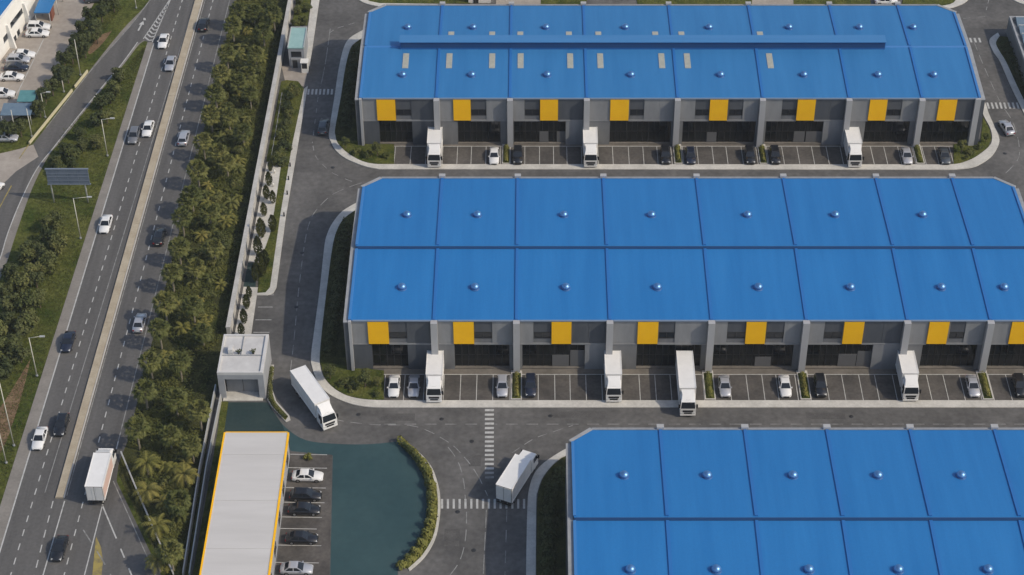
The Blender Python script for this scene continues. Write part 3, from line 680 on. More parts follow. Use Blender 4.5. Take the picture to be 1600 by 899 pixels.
def toU(x, y, z):
    Z = y * cP - (z - CAM_H) * sP; Y = y * sP + (z - CAM_H) * cP
    return CU + FPX * x / Z, CV - FPX * Y / Z
v3e = toU(0, y3e, ZE)[1]
warehouse('nearest blue-roofed warehouse cut off by the lower right corner of the view', [toU(x, y3e, ZE)[0] for x in x3], v3e, 812, 673, 0,
          [(u, 742) for u in (975, 1105, 1239, 1372, 1502)] + [(u, 889) for u in (985, 1119, 1264, 1404, 1544)], False)
for o in sc.objects:
    if o.get('category') == 'warehouse' and 'middle' in o['label']: o['label'] = 'middle blue-roofed warehouse between the other two, without skylights, its whole yellow-panelled front visible'

# ------------------------------------------------------------------ small buildings
def gatehouse_white():
    z = 5.2
    tl, tr, bl, br = G(350, 524, z), G(420, 524, z), G(339, 584, z), G(411, 584, z)
    x0 = (bl.x + tl.x) / 2; x1 = (br.x + tr.x) / 2; y0 = bl.y; y1 = tl.y
    r = empty('gatehouse', (x0, y0, 0), 'white flat-roofed gatehouse beside the estate road, open front facing the green yard', 'gatehouse')
    W, D = x1 - x0, y1 - y0
    s = MB(); s.box(0, .35, 0, D, 0, z - .3); s.box(W - .35, W, 0, D, 0, z - .3); s.box(.352, W - .352, D - .3, D, 0, z - .3); s.box(.352, 1.0, .002, .4, 0, 4.0); s.box(W - .9, W - .352, .002, .4, 0, 4.0); s.box(.352, W - .352, .001, .4, 4.002, z - .3); s.build('wall', M['greywall'], r)
    s = MB(); s.box(.1, W - .1, .1, D - .1, z - .298, z - .05); s.build('roof_slab', M['flatroof'], r)
    s = MB()
    for a in ((0, W, 0, .3), (0, W, D - .3, D), (0, .3, .302, D - .302), (W - .45, W, .302, D - .302)): s.box(a[0], a[1], a[2], a[3], z - .296, z + .22)
    s.build('parapet', M['flatroof'], r)
    s = MB(); s.box(.31, W - .46, D * .46, D * .46 + .14, z - .048, z + .12); s.box(W * .45, W * .45 + .1, D * .46 + .15, D - .31, z - .048, z + .1); s.build('roof_upstand', M['coping'], r)
    s = MB(); s.box(.353, W - .353, 1.6, 1.7, 0, 4.4); g = s.build('front_glazing', M['winglass'], r)
    s = MB()
    for k in range(5):
        x = 1.15 + (W - 2.1) * k / 4; s.box(x - .05, x + .05, 1.5, 1.598, 0, 4.3)
    s.box(1.2, W - 1, 1.52, 1.597, 3.0, 3.1); s.build('glazing_bars', M['bars'], g)
    for a_, c_ in ((1.0, W / 2 - .04), (W / 2 + .04, W - .92)):
        s = MB(); s.box(a_, c_, 1.42, 1.498, .17, 2.7); s.build('door_panel', M['wallC'], g)
    s = MB(); s.box(.5, W - .4, -.6, 1.55, .02, .16); s.build('step', M['pave'], r)
    s = MB(); s.box(1.2, 1.9, D * .5, D * .5 + 1.3, z - .048, z + .9); s.build('roof_hatch', M['flatroof'], r)
    for k, (px, py) in enumerate(((W * .40, D * .52), (W * .72, D * .52))):
        t = empty('potted_plant', (x0 + px, y0 + py, z - .04), ('small dark potted plant left of the other on the white gatehouse roof', 'small dark potted plant right of the other on the white gatehouse roof')[k], 'plant', 'potted plants on the gatehouse roof')
        s = MB(); s.lathe([(.16, 0), (.24, .35), (.26, .38)], (0, 0, 0), 10); s.build('pot', M['bars'], t)
        s = MB(); rnd = random.Random(k)
        for q in range(60):
            a = rnd.uniform(0, 6.28); l = rnd.uniform(.2, .55); e = rnd.uniform(.1, 1.3); c_ = Vector((math.cos(a) * math.cos(e) * l, math.sin(a) * math.cos(e) * l, .4 + math.sin(e) * l))
            d1 = Vector((rnd.uniform(-1, 1), rnd.uniform(-1, 1), rnd.uniform(-1, 1))) * .11; d2 = Vector((rnd.uniform(-1, 1), rnd.uniform(-1, 1), rnd.uniform(-1, 1))) * .11
            s.face([c_ - d1, c_ + d2, c_ + d1, c_ - d2])
        s.build('foliage', M['leafd'], t)
gatehouse_white()

def grey_shed():
    z = 4.6
    tl, tr, bl, br = G(348, 676, z), G(451, 677, z), G(308, 915, z), G(422, 915, z)
    x0 = (tl.x + bl.x) / 2; x1 = (tr.x + br.x) / 2; y1 = tl.y; y0 = y1 - 42
    r = empty('grey_roofed_shed', (x0, y0, 0), 'long shed with pale grey sheet roof edged in yellow, beside the parking bays', 'shed')
    W, D = x1 - x0, y1 - y0
    s = MB(); s.box(.3, W - .3, .3, D - .3, 0, z - .3); s.build('wall', M['greywall'], r)
    n = 9
    for k in range(n):
        a = D * k / n; c = D * (k + 1) / n - .02
        s = MB(); h0 = z - .02 * (k % 2)
        s.hexa([(.35, a, h0 - .25), (W - .35, a, h0 - .25), (W - .35, c, h0 - .25), (.35, c, h0 - .25)], [(.35, a, h0), (W - .35, a, h0), (W - .35, c, h0), (.35, c, h0)])
        s.build('roof_sheet', M['greyroof'], r)
    s = MB(); s.box(.1, .34, 0, D, z - .5, z + .06); s.box(W - .34, W - .1, 0, D, z - .5, z + .06); s.box(.342, W - .342, D + .002, D + .14, z - .5, z + .05); s.build('yellow_trim', M['yellow'], r)
    for k in range(6):
        s = MB(); s.box(W - .297, W - .25, D - 4 - k * 6, D - 2 - k * 6, 1.2, 2.6); s.build('window', M['winglass'], r)
grey_shed()

def kiosk_green():
    z = 4.4
    tl, tr, bl, br = G(454, 43, z), G(481, 43, z), G(449.5, 75, z), G(474, 75, z)
    x0 = (tl.x + bl.x) / 2; x1 = (tr.x + br.x) / 2; y0 = bl.y; y1 = tl.y
    r = empty('gate_kiosk', (x0, y0, 0), 'small gate kiosk with pale green roof beside the far end of the boundary wall', 'kiosk')
    W, D = x1 - x0, y1 - y0
    s = MB(); s.box(.1, W - .1, .1, D - .1, 0, z - .2); s.build('wall', M['greywall'], r)
    s = MB(); s.box(0, W, 0, D, z - .198, z); s.build('roof', M['greenroof'], r)
    s = MB(); s.box(0, .15, 0, D, z + .002, z + .15); s.box(W - .15, W, 0, D, z + .002, z + .15); s.box(.152, W - .152, D - .15, D, z + .002, z + .15); s.build('roof_edge', M['lightmetal'], r)
    s = MB(); s.box(.5, W - .5, -.3, .098, 0, .0 + 2.0); s.build('porch', M['wallC'], r)
    s = MB(); s.box(.6, W - .6, .06, .099, 2.3, 3.5); s.build('window', M['winglass'], r)
    s = MB(); s.box(.8, 1.7, -.34, -.302, .1, 1.8); s.build('door', M['bars'], r)
    r2 = empty('gate_booth', G(477, 112), 'tiny white booth with dark window by the gate forecourt', 'booth')
    s = MB(); s.box(-.6, .6, -.6, .6, 0, 1.0); s.box(-.6, -.5, -.6, .6, 1.0, 2.3); s.box(.5, .6, -.6, .6, 1.0, 2.3); s.box(-.5, .5, .5, .6, 1.0, 2.3); s.build('wall', M['wallW'], r2)
    s = MB(); s.box(-.498, .498, -.58, -.54, 1.0, 2.3); s.build('window', M['winglass'], r2)
    s = MB(); s.box(-.75, .75, -.75, .75, 2.302, 2.45); s.build('roof', M['wallW'], r2)
kiosk_green()

def factory():
    p0 = G(-60, 176); p1 = G(70, 2.5)
    d = (p1 - p0).normalized(); ang = math.atan2(d.y, d.x); L = (p1 - p0).length
    H = 7.0
    r = empty('white_factory', p0, 'white walled factory with blue roof at the top left corner', 'factory', None, ang)
    D = 26.0
    s = MB(); s.box(0, L, 0, D, 0, H); s.build('wall', M['wallW'], r)
    s = MB(); s.box(-.1, L + .1, .45, D, H + .002, H + .3); s.build('roof', M['roof'], r)
    s = MB(); s.box(-.1, L + .1, -.08, .448, H + .002, H + .45); s.build('parapet', M['wallW'], r)
    def at(u, v):                                # pixel on the facade plane
        dd = ray(u, v); nrm = Vector((-d.y, d.x, 0)); o_ = Vector((0, 0, CAM_H))
        t = (Vector(p0) - o_).dot(nrm) / Vector(dd).dot(nrm); q = o_ + Vector(dd) * t
        return (q - Vector(p0)).dot(d), q.z
    for (ua, va, ub, vb, h) in ((17, 43, 34, 13, 1.0), (6, 65, 13, 51, 1.1), (20.5, 66, 25, 57, 1.1), (27, 54, 30.5, 48, 1.1)):
        a, za = at(ua, va); c, zc = at(ub, vb); zc = (za + zc) / 2
        s = MB(); s.box(min(a, c), max(a, c), -.05, -.003, zc - h / 2, zc + h / 2); w_ = s.build('window', M['winglass'], r)
        s = MB(); s.box(min(a, c) - .1, max(a, c) + .1, -.10, -.004, zc - h / 2 - .14, zc - h / 2 - .004); s.build('sill', M['coping'], w_)
    for ub, vb in ((20, 93), (43, 46)):
        a, _ = at(ub - 2, vb - 3)
        s = MB(); s.hexa([(a, -1.3, 0), (a + .5, -1.3, 0), (a + .5, -.003, 0), (a, -.003, 0)], [(a, -.5, 5.2), (a + .5, -.5, 5.2), (a + .5, -.003, 5.2), (a, -.003, 5.2)]); s.build('buttress', M['wallW'], r)
factory()

def blue_canopy():
    z = 3.6
    a, b_, c, d = G(53, 21, z), G(77, 21, z), G(96, -20, z), G(70, -20, z)
    r = empty('blue_canopy', G(55, 38), 'blue roofed carport with red-brown end wall beside the white factory', 'carport')
    o = Vector(r.location)
    s = MB(); up = Vector((0, 0, .18)); s.hexa([p - o for p in (a, b_, c, d)], [p - o + up for p in (a, b_, c, d)]); s.build('roof', M['roofpale'], r)
    for p in (a.lerp(b_, .04), b_.lerp(a, .05), a.lerp(d, .5), b_.lerp(c, .5), c.lerp(d, .1), d.lerp(c, .1)):
        q = p - o; s = MB(); s.tube((q.x, q.y + .3, 0), (q.x, q.y + .3, z - .005), .07, .07); s.build('post', M['lightmetal'], r)
    r2 = empty('brick_pillar', G(80, 33), 'red-brown wall stub standing at the corner of the blue carport', 'wall')
    s = MB(); s.box(-.25, .25, 0, 2.6, 0, 2.7); s.build('wall', M['brick'], r2)
    s = MB(); s.box(-.32, .32, -.07, 2.67, 2.702, 2.82); s.build('coping', M['wallW'], r2)
blue_canopy()

def shed_pair():
    for nm, lab, u, v, w_, dd, z, m in (('teal_shelter', 'low shelter with teal sheet roof at the corner of the factory yard', 43, 176, 3.2, 3.4, 2.6, M['tealpanel']),
                                        ('blue_shelter', 'low shelter with grey-blue sheet roof below the teal one', 27, 196, 5.6, 3.6, 2.4, M['bluepanel'])):
        p = G(u, v); r = empty(nm, p, lab, 'shelter')
        s = MB(); s.hexa([(-w_ / 2, 0, z - .25), (w_ / 2, 0, z - .25), (w_ / 2, dd, z), (-w_ / 2, dd, z)], [(-w_ / 2, 0, z - .17), (w_ / 2, 0, z - .17), (w_ / 2, dd, z + .08), (-w_ / 2, dd, z + .08)]); s.build('roof', m, r)
        for i, j in ((-1, .1), (1, .1), (-1, dd - .1), (1, dd - .1)):
            s = MB(); s.tube((i * (w_ / 2 - .15), j, 0), (i * (w_ / 2 - .15), j, z - .255), .06, .06); s.build('post', M['lightmetal'], r)
        s = MB(); s.box(-w_ / 2 + .1, w_ / 2 - .1, dd - .3, dd - .24, .1, z - .4); s.build('back_wall', M['bluepanel'], r)
shed_pair()

def annex():
    p = G(1572, 52); r = empty('grey_annex', p, 'grey walled annex with blue-grey glazed roof at the right edge', 'annex')
    q = G(1640, 175); d = Vector((q.x - p.x, q.y - p.y, 0))
    y1 = 0; y0 = q.y - p.y; x0 = 0
    s = MB(); s.box(0, 30, y0, 0, 0, 3.2); s.build('wall', M['wallA'], r)
    s = MB(); s.box(0, .35, y0, 0, 3.202, 3.9); s.box(.352, 30, -.35, 0, 3.202, 3.9); s.build('parapet', M['coping'], r)
    for k in range(7):
        a = -.6 - k * 3.0
        s = MB(); s.hexa([(1.2, a - 2.6, 3.202), (29, a - 2.6, 3.202), (29, a, 3.202), (1.2, a, 3.202)], [(1.2, a - 2.6, 3.3), (29, a - 2.6, 3.3), (29, a, 4.0), (1.2, a, 4.0)]); g = s.build('roof_light', M['bluepanel'], r)
        s = MB(); s.box(1.2, 29, a + .003, a + .25, 3.205, 4.08); s.build('frame', M['lightmetal'], g)
annex()
def white_hut():
    p = G(732, 6); r = empty('white_hut', p, 'white hut wall at the top edge behind the farthest warehouse', 'hut')
    W = (767 - 732) / 7.9
    s = MB(); s.box(0, W, .2, 4, 0, 3.0); s.build('wall', M['wallW'], r)
    s = MB(); s.box(-.2, W + .2, 0, 4.2, 3.002, 3.2); s.build('roof', M['wallW'], r)
    s = MB(); s.box(1, 2, .14, .198, 0, 2.1); s.build('door', M['bars'], r)
white_hut()

# ------------------------------------------------------------------ walls, fences, barriers
def wall_run(name, label, pts, thick, h, m, cat='wall', seg=6.0, cope=None):
    ws = [G(u, v) for u, v in pts]; r = empty(name, ws[0], label, cat)
    for i in range(len(ws) - 1):
        a, c = ws[i], ws[i + 1]; L = (c - a).length; n = max(1, round(L / seg)); ang = math.atan2(c.y - a.y, c.x - a.x)
        for k in range(n):
            p = a.lerp(c, (k + .5) / n) - ws[0]
            s = MB(); s.obox(p, ang, L / n / 2 - .012, thick / 2, 0, h)
            s.build('wall_panel', m, r)
            if cope:
                s = MB(); s.obox(p, ang, L / n / 2 - .006, thick / 2 + .07, h + .002, h + .13); s.build('coping', cope, r)
    return r
wl = off(wall_l, 1.5)
wall_run('boundary_wall', 'long pale concrete boundary wall between the palm belt and the estate', [wl(528), wl(-50)], .62, 2.1, M['concrete'], cope=M['concrete'])
wall_run('boundary_fence_wall', 'thin pale wall running down left of the grey-roofed shed, nearer the palms', [(287, 905), (313, 739), (338, 610)], .18, 1.3, M['lightmetal'], seg=4)
wall_run('boundary_fence_wall', 'thin pale wall running down right beside the grey-roofed shed', [(297, 905), (323, 739), (346, 626)], .18, 1.3, M['lightmetal'], seg=4)
wall_run('slip_barrier', 'yellow-white crash barrier along the left edge of the slip road, far length', [(117, 138), (137, 113)], .22, .55, mat('cream_barrier', (.55, .50, .32), .7), 'barrier', 4)
wall_run('slip_barrier', 'yellow-white crash barrier along the left edge of the slip road, long near length', [(46, 226), (113, 143)], .22, .55, bpy.data.materials['cream_barrier'], 'barrier', 4)
def rail(name, label, pts, h=.75, th=.12, m=M['lightmetal']):
    ws = [G(u, v) for u, v in pts]; r = empty(name, ws[0], label, 'guardrail' if 'guard' in name else 'fence')
    for i in range(len(ws) - 1):
        a, c = ws[i] - ws[0], ws[i + 1] - ws[0]; L = (c - a).length; ang = math.atan2(c.y - a.y, c.x - a.x)
        s = MB(); s.obox((a + c) / 2, ang, L / 2, th / 2, h - (.3 if h > .85 else .12), h); s.build('rail', m, r)
        for k in range(int(L / 3) + 1):
            p = a.lerp(c, min(1, k * 3 / L)); s = MB(); s.obox(p, ang, .06, .05, 0, h - .302 if h > .85 else h - .122); s.build('post', m, r)
rail('guardrail', 'long grey guardrail running between the slip lane and the palms at the bottom', [(190, 712), (215, 772), (243, 837), (272, 903)], .9, .2)
rail('hedge_fence', 'thin pale rail fence between the boundary wall and the hedge trees', [(441, 150), (433, 200), (424, 252)], .8, .06, M['gutter'])

def lamp(base, top, arm, label, two=False):
    p = G(*base); r = empty('street_lamp', p, label, 'street lamp', 'street lamps of the highway and slip road')
    lo, hi = 0, 30
    for _ in range(40):
        m_ = (lo + hi) / 2
        if toU(p.x, p.y, m_)[1] > top[1]: lo = m_
        else: hi = m_
    h = lo
    s = MB(); s.tube((0, 0, 0), (0, 0, h), .10, .06, 8); s.build('pole', M['polemetal'], r)
    s = MB(); s.tube((0, 0, 0), (0, 0, .3), .2, .2, 8); s.build('base', M['coping'], r)
    if arm:
        ax = arm / 9.0; s = MB(); s.tube((0, 0, h - .05), (ax, 0, h + .25), .05, .04, 6); s.build('arm', M['polemetal'], r)
        s = MB(); sg = 1 if ax > 0 else -1; s.box(min(ax, ax + sg * .8), max(ax, ax + sg * .8), -.16, .16, h + .2, h + .34); s.build('lamp_head', M['lightmetal'], r)
for a in (((126, 118), (115, 62), 0, 'slim pole among the trees beside the factory yard, tallest of its row'),
          ((100, 144), (96, 126), 0, 'short pole on the grass right of the teal shelter trees'),
          ((71, 184), (62, 146), 9, 'street lamp with short arm just right of the teal shelter'),
          ((50, 214), (38, 170), 0, 'pale pole in front of the blue shelter, right one of two'),
          ((25, 212), (14, 172), 0, 'pale pole in front of the blue shelter, left one of two'),
          ((168, 244), (157, 187), 14, 'street lamp on the wedge of grass above the billboard'),
          ((126, 373), (112, 310), 21, 'street lamp on the grass just below the billboard'),
          ((58, 588), (41, 528), 15, 'street lamp beside the bare soil patch and the black car'),
          ((22, 697), (5, 596), 0, 'street lamp at the left edge below the bare soil patch'),
          ((10, 724), (-8, 660), 0, 'street lamp cut by the left edge, nearest of the row'),
          ((213, 13), (208, -12), 0, 'pole at the top edge left of the slip road')): lamp(*a)

def billboard():
    y = G(84, 318).y; r0 = G(84, 318); r1 = G(139, 322)
    r = empty('billboard', r0, 'dark blue-grey billboard on two posts in the grass wedge, seen from behind', 'billboard')
    def loc(u, v): 
        x, z = F(u, v, y); return x - r0.x, z
    (xa, zt), (xb, _) = loc(71, 265), loc(137, 265); _, zb = loc(100, 287)
    n = 4
    for k in range(n):
        a = xa + (xb - xa) * k / n; c = xa + (xb - xa) * (k + 1) / n - .03
        s = MB(); s.box(a, c, -.1, .1, zb, zt); s.build('panel', M['board'], r)
    s = MB(); s.box(xa - .1, xb + .1, -.16, .16, zt + .002, zt + .18); s.box(xa - .1, xb + .1, -.16, .16, zb - .18, zb - .002)
    for k in range(1, 4): s.box(xa, xb, -.15, -.102, zb + (zt - zb) * k / 4 - .05, zb + (zt - zb) * k / 4 + .05)
    s.build('frame', M['boardframe'], r)
    for x in (0.05, r1.x - r0.x - .3):
        s = MB(); s.tube((x, .25, 0), (x, .25, zt - .1), .14, .12, 8); s.build('post', M['lightmetal'], r)
billboard()

# ------------------------------------------------------------------ vehicles
def loft(s, st, m=0):
    """st: list of (x, half_width, z_bottom, z_belt, z_top, top_half_width)"""
    rings = []
    for x, w_, zb, zm, zt, tw in st:
        n = len(s.v); pts = [(-w_ * .92, zb), (-w_, (zb + zm) / 2), (-w_ * .985, zm), (-tw, zt), (tw, zt), (w_ * .985, zm), (w_, (zb + zm) / 2), (w_ * .92, zb)]
        s.v += [(x, p[0], p[1]) for p in pts]; rings.append(n)
    for a, c in zip(rings, rings[1:]):
        for i in range(8):
            j = (i + 1) % 8; s.f.append((a + j, a + i, c + i, c + j)); s.m.append(m); s.sm.append(True)
    s.f.append(tuple(rings[0] + i for i in range(8))); s.m.append(m); s.sm.append(False)
    s.f.append(tuple(rings[-1] + 7 - i for i in range(8))); s.m.append(m); s.sm.append(False)

def car_meshes(kind):
    d = {}
    if kind == 'sedan': xr, rr_, rf, xf, zr, zb = -1.75, -1.02, .18, 1.02, 1.42, .90
    elif kind == 'suv': xr, rr_, rf, xf, zr, zb = -2.12, -1.80, .25, 1.05, 1.66, 1.02
    else: xr, rr_, rf, xf, zr, zb = -2.02, -1.62, .22, 1.05, 1.50, .94
    wb, wr = .84, .66
    def body():
        s = MB(); k = zb - .90
        loft(s, [(-2.30, .70, .32, .55 + k, .72 + k, .62), (-2.18, .84, .22, .66 + k, .90 + k, .74), (-1.70, .90, .19, .74 + k, .97 + k, .80), (-.9, .91, .19, .76 + k, .95 + k, .82),
                 (.8, .91, .19, .74 + k, .93 + k, .82), (1.35, .90, .19, .70 + k, .88 + k, .78), (1.95, .86, .20, .62 + k, .76 + k, .70), (2.22, .76, .24, .50 + k, .62 + k, .58), (2.32, .62, .30, .45 + k, .52 + k, .48)])
        s.hexa([(xr, -wb, zb - .02), (xf, -wb, zb - .02), (xf, wb, zb - .02), (xr, wb, zb - .02)], [(rr_, -wr, zr), (rf, -wr, zr), (rf, wr, zr), (rr_, wr, zr)])
        s.hexa([(rr_ - .02, -wr + .02, zr - .01), (rf + .02, -wr + .02, zr - .01), (rf + .02, wr - .02, zr - .01), (rr_ - .02, wr - .02, zr - .01)],
               [(rr_ + .25, -wr + .16, zr + .05), (rf - .25, -wr + .16, zr + .05), (rf - .25, wr - .16, zr + .05), (rr_ + .25, wr - .16, zr + .05)])
        for sy in (-1, 1): s.box(.72, .92, min(sy * .88, sy * 1.04), max(sy * .88, sy * 1.04), zb + .02, zb + .15)
        return s
    d['body'] = body
    def quad(b, ins, off_):
        p = [Vector(q) for q in b]; n = (p[1] - p[0]).cross(p[3] - p[0]).normalized(); c = sum(p, Vector()) / 4
        return [c + (q - c) * ins + n * off_ for q in p]
    fw = [(xf, -wb, zb), (xf, wb, zb), (rf, wr, zr), (rf, -wr, zr)]; rw = [(xr, wb, zb), (xr, -wb, zb), (rr_, -wr, zr), (rr_, wr, zr)]
    s = MB(); s.face(quad(fw, .88, .012)); d['windscreen'] = s.mesh('windscreen', M['winglass'])
    s = MB(); s.face(quad(rw, .84, .012)); d['rear_window'] = s.mesh('rear_window', M['winglass'])
    for nm, sg in (('L', 1), ('R', -1)):
        s = MB()
        mid0 = -.35; 
        def sd(xa, xb, ta, tb):
            q = [(xa, sg * wb, zb), (xb, sg * wb, zb), (tb, sg * wr, zr), (ta, sg * wr, zr)]
            if sg > 0: q = [q[1], q[0], q[3], q[2]]
            s.face(quad(q, .84, .014))
        sd(xr + .12, mid0, rr_ + .02, mid0); sd(mid0, xf - .12, mid0, rf - .02)
        d['side_window' + nm] = s.mesh('side_window', M['winglass'])
    s = MB()
    s.tube((0, -.11, 0), (0, .11, 0), .33, .33, 14, 0); s.tube((0, -.118, 0), (0, .118, 0), .20, .20, 10, 1); d['wheel'] = s.mesh('wheel', [M['tyre'], M['rim']])
    k = zb - .90
    for nm, sg in (('L', 1), ('R', -1)):
        s = MB(); s.hexa([(2.05, sg * .62 - .13, .50 + k), (2.275, sg * .58 - .13, .50 + k), (2.275, sg * .58 + .13, .50 + k), (2.05, sg * .62 + .13, .50 + k)], [(1.98, sg * .62 - .12, .70 + k), (2.20, sg * .55 - .12, .645 + k), (2.20, sg * .55 + .12, .645 + k), (1.98, sg * .64 + .12, .70 + k)]); d['headlight' + nm] = s.mesh('headlight', M['headlamp'])
        s = MB(); s.box(-2.31, -2.12, sg * .64 - .14, sg * .64 + .14, .62 + k, .82 + k); d['tail_light' + nm] = s.mesh('tail_light', M['taillamp'])
    s = MB(); s.box(-2.33, -2.22, -.6, .6, .28, .40); d['rear_bumper'] = s.mesh('rear_bumper', M['black'])
    s = MB(); s.box(2.25, 2.345, -.45, .45, .30, .46 + k); d['grille'] = s.mesh('grille', M['black'])
    s = MB(); s.box(-2.335, -2.29, -.24, .24, .52 + k, .63 + k); d['number_plate'] = s.mesh('number_plate', M['plate'])
    return d
CARS = {k: car_meshes(k) for k in ('sedan', 'suv', 'hatch')}
BODY = {}
def car(u, v, heading, colour, kind, label, group, z=0.015, s=1.0):
    """heading in degrees, 0 = east, 90 = away from the camera; u, v = ground point under the middle"""
    d = CARS[kind]; p = G(u, v, z)
    r = empty('car' if 'van' not in label else 'van', p, label, 'car' if 'van' not in label else 'van', group, R(heading)); r.scale = (s, s, s)
    if (kind, colour) not in BODY: BODY[(kind, colour)] = d['body']().mesh('body', M['paint_' + colour])
    bd = link('body', BODY[(kind, colour)], r)
    link('windscreen', d['windscreen'], r); link('rear_window', d['rear_window'], r)
    link('side_window', d['side_windowL'], r); link('side_window', d['side_windowR'], r)
    for x in (1.38, -1.38):
        for y in (.80, -.80): link('wheel', d['wheel'], r, (x, y, .33))
    for q in 'LR': link('headlight', d['headlight' + q], r); link('tail_light', d['tail_light' + q], r)
    link('grille', d['grille'], r); link('rear_bumper', d['rear_bumper'], r); link('number_plate', d['number_plate'], r)
    return r

def truck(u, v, heading, boxlen, label, group, stripe=False, z=.015, rigid=False):
    """u, v = ground point under the middle of the whole truck"""
    p = G(u, v, z); r = empty('box_truck', p, label, 'truck', group, R(heading))
    cabL = 2.25; gap = .40 if rigid else .18; L = boxlen + gap + cabL; x0 = -L / 2; xb1 = x0 + boxlen; xc0 = xb1 + gap; xc1 = L / 2
    hw = 1.25; zb0, zb1 = 1.05, 3.85
    s = MB(); s.box(x0, xb1, -hw, hw, zb0, zb1, 0)
    n = max(5, round(boxlen / 1.1))
    for k in range(n + 1):
        x = x0 + .06 + (boxlen - .12) * k / n
        for sg in (-1, 1): s.box(x - .04, x + .04, sg * hw - (.0 if sg > 0 else .03), sg * hw + (.03 if sg > 0 else 0), zb0 + .05, zb1 - .05)
    for sg in (-1, 1):
        s.box(x0, xb1, sg * hw - .06, sg * hw + .045, zb1 - .04, zb1 + .05); s.box(x0, xb1, sg * hw - .06, sg * hw + .045, zb0 - .05, zb0 + .06)
    if stripe: s.box(x0 + .2, xb1 - .2, -hw - .035, -hw - .031, zb0 + .25, zb1 - .6, 1)
    s.build('cargo_box', [M['truckwhite'], M['truckred']], r)
    q_ = MB(); q_.box(x0 - .04, x0 - .002, -hw + .01, hw - .01, zb0 + .02, zb1 - .02); q_.build('door_seal', M['bars'], r)
    for sg in (-1, 1):
        s = MB(); s.box(x0 - .09, x0 - .042, min(sg * .035, sg * (hw - .07)), max(sg * .035, sg * (hw - .07)), zb0 + .09, zb1 - .09); s.box(x0 - .12, x0 - .092, sg * .3 - .025, sg * .3 + .025, zb0 + .1, zb1 - .1); s.build('rear_door', M['truckdoor'], r)
    s = MB(); s.box(x0 - .05, xc1 - .3, -.45, .45, .62, .98); s.box(x0 + .2, xb1 - 2.4, -hw + .05, -hw + .12, .55, .95); s.box(x0 + .2, xb1 - 2.4, hw - .12, hw - .05, .55, .95); s.box(x0 - .12, x0 - .02, -1.15, 1.15, .45, .62); s.build('chassis', M['black'], r)
    # cab
    s = MB(); hc = 1.2
    s.hexa([(xc0, -hc, .55), (xc1 - .02, -hc, .45), (xc1 - .02, hc, .45), (xc0, hc, .55)], [(xc0, -hc, 1.75), (xc1, -hc, 1.70), (xc1, hc, 1.70), (xc0, hc, 1.75)])
    s.hexa([(xc0, -hc, 1.748), (xc1, -hc, 1.698), (xc1, hc, 1.698), (xc0, hc, 1.748)], [(xc0, -hc + .06, 2.85), (xc1 - .38, -hc + .12, 2.78), (xc1 - .38, hc - .12, 2.78), (xc0, hc - .06, 2.85)])
    cab = s.build('cab', M['truckwhite'], r)
    s = MB()
    if rigid: s.hexa([(xc0 + .15, -.95, 2.79), (xc1 - .55, -.9, 2.76), (xc1 - .55, .9, 2.76), (xc0 + .15, .95, 2.79)], [(xc0 + .5, -.7, 2.98), (xc1 - .85, -.65, 2.93), (xc1 - .85, .65, 2.93), (xc0 + .5, .7, 2.98)])
    else: s.hexa([(xc0 + .05, -1.05, 2.83), (xc1 - .55, -1.0, 2.77), (xc1 - .55, 1.0, 2.77), (xc0 + .05, 1.05, 2.83)], [(xc0 + .05, -1.02, 3.75), (xc0 + .75, -.85, 3.35), (xc0 + .75, .85, 3.35), (xc0 + .05, 1.02, 3.75)]); s.box(xc1 - 1.05, xc1 - .75, -.35, .35, 2.79, 2.90 if not rigid else 2.96, 1); s.build('roof_fairing' if rigid else 'wind_deflector', [M['truckwhite'], M['bars']], cab)
    fw = [Vector(q) for q in ((xc1, -hc + .02, 1.72), (xc1, hc - .02, 1.72), (xc1 - .38, hc - .14, 2.76), (xc1 - .38, -hc + .14, 2.76))]; c = sum(fw, Vector()) / 4; nn = (fw[1] - fw[0]).cross(fw[3] - fw[0]).normalized()
    s = MB(); s.face([c + (q - c) * .93 + nn * .012 for q in fw]); s.build('windscreen', M['winglass'], cab)
    for sg in (-1, 1):
        q = [(xc0 + .75, sg * (hc + .008), 1.78), (xc1 - .12, sg * (hc + .008), 1.74), (xc1 - .42, sg * (hc - .07), 2.6), (xc0 + .75, sg * (hc - .055), 2.64)]
        if sg > 0: q = q[::-1]
        s = MB(); s.face(q); s.build('side_window', M['winglass'], cab)
        s = MB(); s.box(xc1 - .25, xc1 - .10, min(sg * (hc + .02), sg * (hc + .28)), max(sg * (hc + .02), sg * (hc + .28)), 1.75, 2.45); s.build('mirror', M['black'], cab)
        s = MB(); s.box(xc1 - .01, xc1 + .055, sg * .88 - .2, sg * .88 + .2, .72, .95); s.build('headlight', M['headlamp'], cab)
    s = MB(); s.box(xc1 - .01, xc1 + .03, -.8, .8, 1.08, 1.42); s.box(xc1 - .015, xc1 + .05, -.60, .60, .70, .95); s.build('grille', M['black'], cab)
    s = MB(); s.box(xc1 - .05, xc1 + .10, -1.18, 1.18, .40, .68); s.build('bumper', M['truckwhite'], cab)
    wm = TRW
    xs_ = [xc0 + 1.25, x0 + 1.3] + ([x0 + 2.5] if boxlen > 7.5 else [])
    for x in xs_:
        for y in (1.02, -1.02): link('wheel', wm, r, (x, y, .48))
    return r
s = MB(); s.tube((0, -.16, 0), (0, .16, 0), .48, .48, 16, 0); s.tube((0, -.168, 0), (0, .168, 0), .27, .27, 10, 1); TRW = s.mesh('wheel', [M['tyre'], M['rim']])

